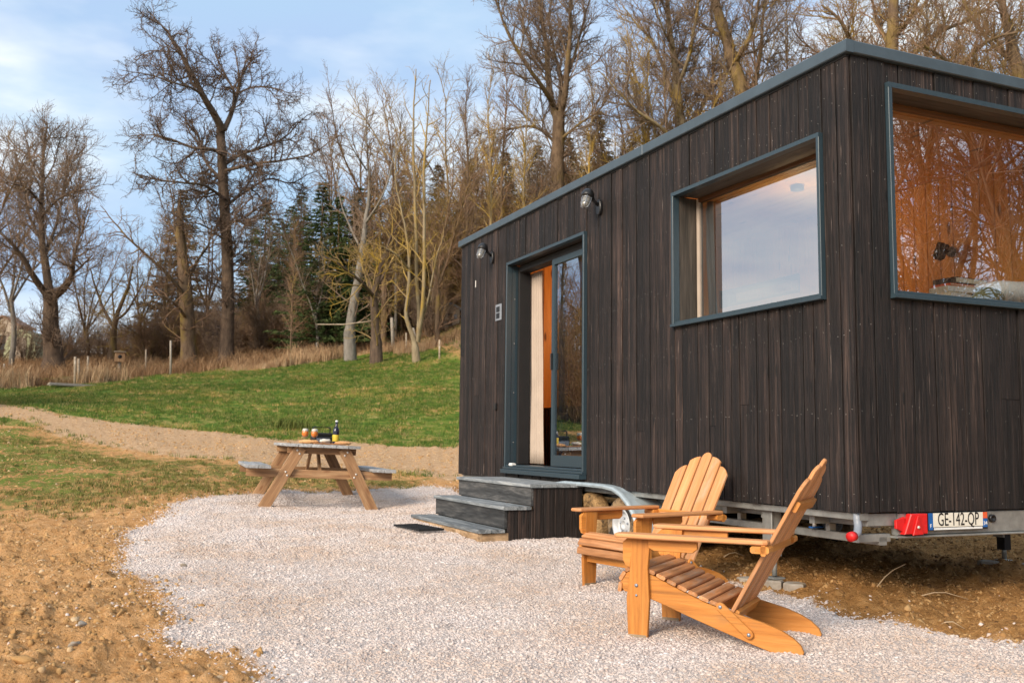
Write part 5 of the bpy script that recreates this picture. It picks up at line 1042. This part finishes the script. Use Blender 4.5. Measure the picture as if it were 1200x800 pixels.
MT2 = [[(806, 330, .45), (806, 250, .38), (803, 180, .32), (797, 130, .26), (794, 90, .2), (788, 40, .15), (785, -10, .1), (782, -60, .05)],
 [(797, 130, .14), (785, 105, .12, 1), (775, 75, .10, 1.5), (760, 45, .07, 2), (742, 25, .05, 2), (728, 8, .03, 2)], [(795, 100, .12), (806, 70, .10, -1), (812, 35, .08, -1.5), (820, -10, .05, -2)], [(803, 180, .12), (775, 150, .09, -1.5), (745, 128, .06, -2), (715, 95, .04, -2.4), (700, 80, .02, -2.5)], [(800, 160, .12), (822, 130, .09, 1), (836, 100, .06, 1.5), (845, 60, .04, 2)], [(790, 60, .08), (775, 30, .05, -1), (765, -5, .03, -1)]]
pxtree('lichen_ash_tree', 44, 806, MT2, 19, GSP, 'barky', 'twig', 'lichen covered tree with a thin forked crown above the roof, right of the tall ash')
MT3 = [[(905, 330, .55), (895, 250, .46), (884, 180, .40), (872, 120, .36), (862, 80, .32), (850, 40, .27), (838, 0, .22), (825, -50, .14)],
 [(872, 120, .16), (885, 95, .13, 1), (893, 60, .10, 1.4), (898, 20, .08, 1.6), (905, -20, .05, 2)], [(860, 75, .13), (875, 50, .10, -1), (885, 15, .07, -1.5), (890, -20, .05, -2)], [(850, 45, .12), (832, 35, .08, 1), (815, 22, .05, 1.5), (800, 5, .03, 2)], [(880, 150, .12), (860, 135, .09, 1.5), (838, 120, .06, 2), (820, 92, .04, 2)], [(884, 170, .12), (910, 150, .09, -1), (930, 120, .06, -1.5), (945, 80, .04, -2)]]
pxtree('leaning_beech_tree', 42, 905, MT3, 20, GSP, 'bark', 'twig', 'thick trunk leaning to the left above the roof')
MT4 = [[(1050, 330, .6), (1048, 250, .5), (1046, 170, .42), (1046, 110, .36), (1046, 60, .30), (1048, 10, .24), (1050, -40, .16)],
 [(1046, 110, .16), (1020, 80, .13, -1), (1000, 50, .10, -1.5), (985, 20, .07, -2), (965, 0, .04, -2)], [(1046, 90, .16), (1075, 60, .12, 1), (1105, 35, .10, 1.4), (1140, 20, .07, 2), (1170, 0, .04, 2)], [(1047, 130, .16), (1090, 105, .13, -2), (1125, 75, .10, -3), (1155, 45, .08, -3.5), (1190, 30, .05, -4)], [(1046, 60, .12), (1030, 30, .09, 1), (1020, -5, .05, 1.5)], [(1047, 120, .12), (1015, 105, .09, 2), (985, 75, .07, 3), (955, 60, .05, 3.4), (930, 35, .03, 3.5)], [(1047, 45, .12), (1070, 15, .08, -1), (1085, -20, .05, -1.5)]]
pxtree('wide_oak_tree', 40, 1050, MT4, 21, GSP, 'bark', 'twigr', 'wide branching tree directly above the near roof corner')
MT5 = [[(1215, 330, .5), (1212, 230, .42), (1205, 150, .35), (1196, 100, .28), (1185, 50, .22), (1175, 5, .15), (1168, -40, .08)], [(1205, 140, .16), (1175, 115, .13, -1), (1145, 100, .10, -2), (1110, 70, .07, -2.5), (1085, 55, .05, -3)], [(1200, 120, .14), (1225, 80, .1, 1), (1240, 30, .06, 1)], [(1190, 75, .12), (1160, 50, .09, 1.5), (1135, 15, .06, 2), (1120, -20, .03, 2)], [(1208, 180, .14), (1180, 165, .1, 2), (1150, 130, .08, 3), (1120, 118, .05, 4)]]
pxtree('right_edge_tree', 37, 1215, MT5, 22, GSP, 'bark', 'twigr', 'bare tree at the right edge of the picture above the roof')
# generic bare trees, several shapes, reused
def gen_tree(seed, h, form):
    r = np.random.RandomState(seed); limbs = []
    if form == 'pole':
        P = smooth([[0, 0, -.3]]+[[r.randn()*.012*h*z*.6, r.randn()*.012*h*z*.6, z*h] for z in (.12, .3, .5, .68, .85, 1)], 4); limbs.append((P, np.interp(np.linspace(0, 1, len(P)), [0, .1, 1], [h*.0095, h*.007, .012])))
        sp = [S_(.26, 2.3*h/16, 36, .035, .012, .13, .10, 6, 4, start=.2), S_(.22, 1.05*h/16, 38, .013, .007, .18, .08, 4, 3, start=.1), S_(.17, .6*h/16, 40, .008, .005, .2, .05, 3, 3)]
    elif form == 'fork':
        fh = r.uniform(.22, .35)*h; P = smooth([[0, 0, -.3], [r.randn()*.1, r.randn()*.1, fh*.5], [r.randn()*.2, r.randn()*.2, fh]], 4); limbs.append((P, np.linspace(h*.013, h*.0095, len(P)))); top = P[-1]; n_ = r.randint(4, 7)
        for k in range(n_):
            a = 2*PI*k/n_+r.rand(); sp_ = r.uniform(.12, .5); L_ = (h-fh)*r.uniform(.8, 1.05); d = np.array([math.cos(a)*sp_, math.sin(a)*sp_, 1]); d /= np.linalg.norm(d); Q = smooth(twist(top-[0, 0, r.rand()*fh*.25], d, L_, 7, .10, .03, r), 2); limbs.append((Q, np.linspace(h*.0062, .013, len(Q))))
        sp = [S_(.40, 2.7*h/16, 40, .03, .010, .18, .06, 5, 4, start=.10), S_(.22, 1.2*h/16, 42, .014, .007, .22, .06, 4, 3, start=.1), S_(.16, .65*h/16, 42, .008, .005, .24, .05, 3, 3)]
    else:                                   # bushy multi-stem
        n_ = r.randint(7, 11)
        for k in range(n_):
            a = 2*PI*r.rand(); sp_ = r.uniform(.05, .6); L_ = h*r.uniform(.6, 1.05); d = np.array([math.cos(a)*sp_, math.sin(a)*sp_, 1]); d /= np.linalg.norm(d); Q = smooth(twist([math.cos(a)*.25, math.sin(a)*.25, -.2], d, L_, 7, .13, .0, r), 2); limbs.append((Q, np.linspace(h*.011, .010, len(Q))))
        sp = [S_(.24, 1.6*h/6, 40, .02, .010, .22, .03, 5, 3, start=.05), S_(.17, .85*h/6, 45, .012, .008, .26, .0, 4, 3, start=.08), S_(.16, .42*h/6, 45, .009, .007, .25, 0, 2, 3)]
    return tree_meshes(limbs, seed, sp)
POLES = [gen_tree(100+i, 16, 'pole') for i in range(3)]; FORKS = [gen_tree(110+i, 15, 'fork') for i in range(4)]; BUSH = [gen_tree(120+i, 6, 'bush') for i in range(4)]
def spruce(seed, h, full=.24, mat='spruce'):
    r = np.random.RandomState(seed); V = []; F = []; z = h*.10
    while z < h*.99:
        f = 1-z/h; L_ = h*full*(f**.85)*r.uniform(.85, 1.1)+.12; nb = int(6+4*f)
        for k in range(nb):
            a = r.rand()*2*PI; Lb = L_*r.uniform(.65, 1.15); nn = max(4, int(Lb/.16)); dz = -.28*r.uniform(.5, 1.3)
            for q in range(nn):
                t = (q+.5)/nn; c = np.array([math.cos(a)*Lb*t, math.sin(a)*Lb*t, z+Lb*(dz*t+.22*t*t)]); wd = (.10+.30*Lb*(1-t)*.5)
                for _ in range(3):
                    s = r.uniform(-1, 1); p = c+np.array([-math.sin(a), math.cos(a), 0])*s*wd+r.randn(3)*.04; d = np.array([math.cos(a+s*.9), math.sin(a+s*.9), r.uniform(-.7, .15)])*r.uniform(.16, .34); u = r.randn(3); u = np.cross(d, u); u *= .05/np.linalg.norm(u)
                    b = len(V); V += [p-u, p+u, p+d+u*.3, p+d-u*.3]; F.append((b, b+1, b+2, b+3))
        z += h*.016+.07
    P = [[0, 0, -.3], [0, 0, h*.5], [0, 0, h]]; tv, tq = tubes_np([(np.array(P, float), [h*.014, h*.009, .02], 8)]); return npmesh('trunk', tv, tq, True), npmesh('foliage', np.array(V), np.array(F))
SPR = [spruce(200+i, 14, .25+.035*i) for i in range(3)]
def put(kind, px_, D, top_py, lab, tmat, cmat, name, group=None, rz=None, cat='tree'):
    tm, cm = kind; b = base(px_, D); hh = {id(x): 16 for x in POLES}; H_ = 16 if kind in POLES else 15 if kind in FORKS else 6 if kind in BUSH else 14
    topz = at(px_, top_py, D).z; s = max((topz-b.z)/H_, .15); return place(name, tm, cm, tmat, cmat, b, s, rng.uniform(0, 6.28) if rz is None else rz, lab, cat, group, 'foliage' if kind in SPR else 'crown')
# spruces
for i, (p, D, tp, lab) in enumerate([(392, 48.5, 222, 'nearest green spruce left of the grey leaning trunk'), (305, 62, 226, 'narrow dark spruce behind and right of the oak'), (322, 66, 250, 'small spruce tucked right of the narrow dark one'), (347, 68, 218, 'dark spruce left of the green pair'), (372, 49, 205, 'full green spruce left of the grey leaning trunk'), (414, 50, 212, 'full green spruce just behind the grey leaning trunk'),
    (290, 70, 255, 'spruce showing close behind the oak trunk'), (205, 66, 215, 'dark narrow conifer top left of the broken trunk'), (430, 60, 196, 'brown green conifer between the bare trees, left one'), (548, 58, 176, 'conifer top over the yellow thicket, left of the ash'), (590, 57, 168, 'conifer top beside the tall ash, left side'), (700, 56, 118, 'broad conifer top right of the tall ash'), (742, 57, 152, 'conifer tip close above the roof edge, right of the tall ash'), (665, 60, 150, 'conifer behind the tall ash trunk'), (470, 62, 190, 'conifer behind the yellow trunks'), (510, 60, 184, 'conifer right of the yellow trunks'), (1155, 40, 52, 'russet conifer tip above the roof at the right'), (335, 74, 235, 'most distant spruce in the dark group'), (628, 60, 160, 'conifer just left of the ash trunk')]):
    put(SPR[i % 3], p, D, tp, lab, 'bark', 'larch' if p > 425 or p in (205, 290) else 'spruce', 'spruce_tree', 'conifers among the bare trees')
# skyline bare trees
SK = [('P', 382, 50, 150), ('F', 405, 52, 96), ('F', 448, 48, 72), ('P', 462, 50, 120), ('F', 510, 50, 68), ('P', 545, 46, 74), ('F', 512, 44, 130), ('P', 572, 43, 60), ('P', 586, 47, 42), ('F', 560, 52, 88), ('P', 612, 44, 70), ('F', 628, 50, 96), ('F', 700, 50, 60), ('P', 690, 44, 62), ('F', 738, 48, 30), ('P', 760, 50, 10), ('F', 772, 44, -30), ('P', 782, 42, -10), ('P', 838, 42, -30), ('F', 850, 48, -10), ('P', 893, 40, -60), ('P', 930, 41, -40), ('F', 950, 44, -60), ('F', 985, 46, -20), ('P', 1010, 42, -60), ('F', 1085, 46, -50), ('F', 1130, 42, -20), ('P', 1100, 40, -70), ('F', 1165, 45, -60), ('F', 1235, 40, -60), ('F', -28, 56, 150), ('F', 12, 60, 175), ('F', 100, 62, 250), ('F', 160, 60, 240), ('F', 190, 58, 225), ('F', 300, 56, 215), ('F', 345, 54, 200), ('F', -70, 52, 120), ('F', 240, 60, 190), ('F', 370, 48, 255), ('P', 340, 46, 262)]
wh = {'P': 'slender', 'F': 'fork trunked'}
ref = [(0, 'at the left edge'), (60, 'beside the broad old tree'), (110, 'in the gap right of the broad old tree'), (175, 'left of the broken trunk'), (222, 'behind the broken trunk'), (265, 'behind the oak'), (320, 'right of the oak'), (360, 'near the dark spruces'), (411, 'behind the grey leaning trunk'), (450, 'behind the dark crooked trunk'), (489, 'behind the yellow trunks'), (520, 'just right of the yellow trunks'), (555, 'left of the far roof corner'), (600, 'above the far end of the roof'), (652, 'next to the tall ash'), (700, 'right of the tall ash'), (760, 'above the first wall lamp'), (800, 'beside the lichen covered tree'), (850, 'left of the leaning thick trunk'), (900, 'right of the leaning thick trunk'), (950, 'above the side window'), (1000, 'above the near roof corner'), (1050, 'behind the wide branching tree'), (1100, 'above the end window'), (1150, 'beside the russet conifer tip'), (1230, 'at the right edge')]
used = {}
def uniq(s):
    k = used.get(s, 0); used[s] = k+1
    return s if k == 0 else s+(', the farther of them' if k == 1 else ', the middle one of them' if k == 2 else ', seen just behind it' if k == 3 else ', the thinnest of them')
for i, (k, p, D, tp) in enumerate(SK):
    kind = POLES[i % 3] if k == 'P' else FORKS[i % 4]; r_ = min(ref, key=lambda q: abs(q[0]-p))[1]; yel = i % 3 == 1 and p > 420; gre = i % 4 == 3
    col = 'yellowish' if yel else 'grey' if gre else 'brown'
    put(kind, p, D, tp, uniq('%s %s bare tree %s' % (wh[k], col, r_)), 'barky' if yel else 'barkg' if gre else 'bark', 'twigg' if yel else 'twig' if i % 2 else 'twigr', 'bare_tree', 'bare trees along the edge of the wood')
# thicket
th = []
for i in range(150):
    p = rng.uniform(160, 800) if i < 112 else rng.uniform(-60, 160) if i < 124 else rng.uniform(800, 1230); D = rng.uniform(49, 68); 
    if p < 160: top = rng.uniform(385, 355); D = rng.uniform(58, 75)
    elif p < 280: top = rng.uniform(390, 320); D = rng.uniform(52, 70)
    elif 345 < p < 440: top = rng.uniform(372, 318)
    elif p < 440: top = rng.uniform(365, 285)
    elif p < 560: top = rng.uniform(340, 200)
    elif p < 800: top = rng.uniform(260, 150)
    else: top = rng.uniform(250, 140)
    mt = ('twigg' if (rng.random() < .5 and p > 440) else 'twigr' if rng.random() < .65 else 'twig')
    th.append((p, put(BUSH[i % 4], p, D, top, 'leafless %s thicket bush %s' % ({'twigg': 'golden', 'twigr': 'russet', 'twig': 'dull brown'}[mt], min(ref, key=lambda q: abs(q[0]-p))[1]), 'barky' if mt == 'twigg' else 'bark', mt, 'thicket_bush', '%s thicket bushes %s' % ({'twigg': 'golden', 'twigr': 'russet', 'twig': 'dull brown'}[mt], min(ref, key=lambda q: abs(q[0]-p))[1]), cat='bush')))
byl = {}
for p, o in th: byl.setdefault(o['label'], []).append((p, o))
ORD = ['', 'second', 'third', 'fourth', 'fifth', 'sixth', 'seventh', 'eighth', 'ninth', 'tenth', 'eleventh', 'twelfth']
for lb, l_ in byl.items():
    l_.sort(key=lambda q: q[0])
    if 1 < len(l_) <= 12:
        for k, (p, o) in enumerate(l_): o['label'] = lb.replace('leafless ', '')+', '+('leftmost of them' if k == 0 else 'rightmost of them' if k == len(l_)-1 else ORD[k]+' from the left')
# trees that the windows mirror
for i, (x, y, s, k) in enumerate([(15.5, -8.2, 1.0, 3), (17, -13.5, .95, 1), (16, -11, 1.2, 2), (12, -16, 1.1, 3), (12.5, -11, .9, 1), (20, -9, 1.2, 0), (21, -15, 1.3, 2), (17, -18, 1.2, 1), (24, -12, 1.2, 3), (19, -6.0, .9, 1)]):
    place('bare_tree', *FORKS[k], 'barkd', 'twigb', (x, y, H(x, y)), s, i*1.3, 'bare tree in front of the end window, mirrored in its glass' , 'tree', 'trees mirrored in the end window')
for i in range(5):
    a = YAW-math.radians((31, 34.5, 38, 0, 0)[i]); D = 46+7*(i % 3); x, y = CAM.x+D*math.sin(a), CAM.y+D*math.cos(a)
    if i > 2: x, y = -CAM.x+(34+9*(i-3))*math.sin(math.radians(-27.6+1.0*(i-3))), CAM.y+(34+9*(i-3))*math.cos(math.radians(-27.6+1.0*(i-3)))
    place('bare_tree', *FORKS[i % 4], 'bark', 'twigr', (x, y, H(x, y)), .85+.1*(i % 4), i*1.7, 'bare tree left of the view, mirrored in the door glass', 'tree', 'trees mirrored in the door')

for i, (x, y, s_) in enumerate([(11.5, -8.2, 1.4)]):
    place('tall_shrub', *BUSH[(i+1) % 4], 'barkd', 'twigb', (x, y, H(x, y)), s_, i*2.1, 'tall dark many stemmed shrub in front of the end window, mirrored in its glass', 'shrub', None)
for i in range(6):
    a = math.radians(-24.5-i*.9); D = 30+3*(i % 3); x, y = -CAM.x+D*math.sin(a), CAM.y+D*math.cos(a)
    place('thicket_bush', *BUSH[i % 4], 'bark', 'twigr', (x, y, H(x, y)), .62+.1*(i % 3), i*1.1, 'russet bush left of the view, mirrored in the door glass', 'bush', 'bushes mirrored in the door')

# ================================================================== fence, sheds, car and small things by the wood
def post(px_, py_, top_py, rad, lab, mat='fence', dx=0, nm='fence_post', bird=False):
    x, y = hit(px_, py_); b = Vector((x, y, GZ(x, y))); D = (b-CAM).dot(FW); tp = at(px_+dx, top_py, D); o = tubeobj(nm, [b-Vector((0, 0, .2)), (b+tp)/2, tp], [rad, rad*.95, rad*.85], MT[mat], None, 7); tag(o, lab, 'post', 'posts of the old fence'); return b, tp
for a in [(88, 452, 418, .06, 'thick brown post left of the plank pile'), (92, 451, 420, .05, 'second thick brown post touching the first'), (103, 446, 417, .05, 'weathered post just right of the plank pile'), (200, 441, 399, .05, 'tall pale post left of the broken trunk', 'paleposts'), (171, 438, 409, .04, 'thin grey post in the dry grass'),
          (5, 441, 426, .05, 'white post at the left edge', 'paleposts'), (14, 438, 420, .04, 'grey post second from the left edge'), (334, 405, 370, .06, 'brown post leaning in front of the russet bushes', 'fence', -7), (300, 398, 388, .04, 'short post right of the oak'), (461, 412, 372, .09, 'broad pale post beside the dark crooked trunk', 'paleposts', -2), (490, 416, 384, .06, 'leaning pale post below the yellow trunks', 'paleposts', -6), (515, 422, 398, .04, 'thin post right of the yellow trunks'), (398, 402, 390, .04, 'thin post near the grey leaning trunk'), (450, 406, 365, .10, 'broken pale stump beside the crooked trunk', 'paleposts'), (476, 414, 390, .04, 'short thin stake under the yellow trunks')]: post(*a)
b, tp = post(140, 440, 424, .09, 'short post carrying a nest box left of the dry grass')
t = thing('nest_box', 'small orange brown nest box with a round hole on a short post', 'nest box', tp); boxm('box', (-.22, -.18, 0), (.22, .18, .45), MT['tleg'], t); boxm('roof', (-.27, -.25, .452), (.27, .22, .50), MT['fence'], t); lathe('hole', [(.09, 0), (.09, .01), (.001, .012)], MT['dark'], t, Matrix.Translation((0, -.182, .24)) @ Matrix.Rotation(PI/2, 4, 'X'), sides=14)
x, y = hit(87, 455); t = thing('plank_pile', 'low pile of grey planks on the grass before the old fence', 'plank pile', (x, y, GZ(x, y)), .5)
for k in range(5): boxm('plank', (-1.2+.1*k, -.35+.15*k, .02+.04*(k % 3)), (1.1-.12*k, -.22+.15*k, .055+.04*(k % 3)), MT['paleposts'], t)
# fence rails on the right part
for (a, b_) in (((372, 380, 44), (436, 376, 42)), ((318, 390, 52), (352, 382, 50))):
    p0 = at(*a); p1 = at(*b_); tag(tubeobj('fence_rail', [p0, (p0+p1)/2-Vector((0, 0, .08)), p1], .03, MT['fence'], None, 7), 'pale rail slung %s' % ('left of the dark crooked trunk' if a[0] == 372 else 'between the russet bushes'), 'fence rail')
def hut(px_, D, wpx, h, lab, wall, roof, openf=False, name='garden_shed'):
    b = base(px_, D); wd = wpx*D/FPX; t = thing(name, lab, 'shed' if 'shed' in name else 'house', b, -YAW); dp = wd*.8
    boxm('wall', (-wd/2, -dp/2, -.5), (wd/2, dp/2, h), MT[wall], t)
    for s in (-1, 1): v = [(0, 0), (wd*.58, -wd*.30), (wd*.58, -wd*.30+.15), (0, .15)]; prism('roof', [(s*x, z) for x, z in v], dp*1.12, MT[roof], t, Matrix.Translation((0, 0, h+wd*.27)) @ Matrix.Rotation(PI/2, 4, 'X'), bev=.01)
    prism('gable', [(-wd/2, 0), (wd/2, 0), (0, wd*.26)], dp*.98, MT[wall], t, Matrix.Translation((0, 0, h)) @ Matrix.Rotation(PI/2, 4, 'X'), bev=.01)
    f = boxm('door', (-wd*.12, -dp/2-.03, -.1), (wd*.12, -dp/2+.01, h*.72), MT['dark'], t)
    w_ = boxm('window', (wd*.2, -dp/2-.03, h*.35), (wd*.38, -dp/2+.01, h*.65), MT['wallp'], t); return t
MT['greenw'] = plain('pale_green_canvas', (.34, .34, .20), .8); MT['cream'] = plain('cream_render', (.36, .29, .22), .9); MT['tile'] = plain('brown_roof_tiles', (.22, .13, .09), .9); MT['blueg'] = plain('blue_grey_sheet', (.25, .27, .30), .7); MT['carw'] = plain('white_car_paint', (.70, .72, .76), .3)
hut(8, 78, 40, 2.6, 'cream house with a brown roof seen between trunks at the left edge', 'cream', 'tile', name='small_house')
hut(242, 74, 34, 2.1, 'open grey field shelter behind the old fence between the two big trunks', 'blueg', 'blueg'); hut(315, 66, 17, 1.9, 'small blue grey shed behind the bushes right of the oak', 'blueg', 'blueg'); hut(527, 52, 22, .75, 'low pale shed roof beside the far corner of the house', 'cream', 'blueg'); hut(580, 70, 30, 2.0, 'pale shed hidden behind the far end of the house', 'cream', 'blueg')
b = base(33, 74); t = thing('garden_tent', 'pale green dome shaped garden tent between trunks at the left', 'tent', b, -YAW)
V = [];F = []
for j in range(9):
    a = PI*j/8; V += [(1.25*math.cos(a), -1.4, 2.3*math.sin(a)**.75), (1.25*math.cos(a), 1.4, 2.3*math.sin(a)**.75)]
for j in range(8): F.append((2*j, 2*j+2, 2*j+3, 2*j+1))
F += [tuple(range(0, 18, 2)), tuple(range(17, 0, -2))]; meshobj('canopy', pyd('canopy', V, F), MT['greenw'], t); boxm('door_flap', (-.45, -1.43, .0), (.45, -1.405, 1.7), MT['cream'], t)
b = base(112, 78); t = thing('parked_car', 'white car parked beyond the trees at the left', 'car', b, -YAW)
prism('body', [(-2.0, .25), (2.0, .25), (2.05, .6), (1.9, .85), (1.0, .95), (-1.9, .98), (-2.05, .7)], 1.7, MT['carw'], t, Matrix.Rotation(PI/2, 4, 'X'), bev=.08); prism('cabin', [(-1.6, .96), (.95, .94), (.35, 1.42), (-1.2, 1.45)], 1.45, MT['black'], t, Matrix.Rotation(PI/2, 4, 'X'), bev=.08); prism('roof', [(-1.25, 1.44), (.4, 1.41), (.3, 1.48), (-1.15, 1.51)], 1.35, MT['carw'], t, Matrix.Rotation(PI/2, 4, 'X'), bev=.03)
for xx in (-1.25, 1.25):
    for yy in (-.8, .8): lathe('wheel', [(.16, -.1), (.32, -.1), (.33, 0), (.32, .1), (.16, .1)], MT['rubber'], t, Matrix.Translation((xx, yy, .32)) @ Matrix.Rotation(PI/2, 4, 'X'), sides=18)
# tussock on the bank behind the table
x, y = hit(342, 503); o = None
RT2 = blades(77, 300, .26, .45, .008, 1.2); tag(meshobj('grass_tussock', RT2, MT['oblade'], None, Matrix.Translation((x, y, GZ(x, y)))), 'brown grass tussock on the bank behind the picnic table', 'grass tussock')

print('TREE TRIS', TRI[0])
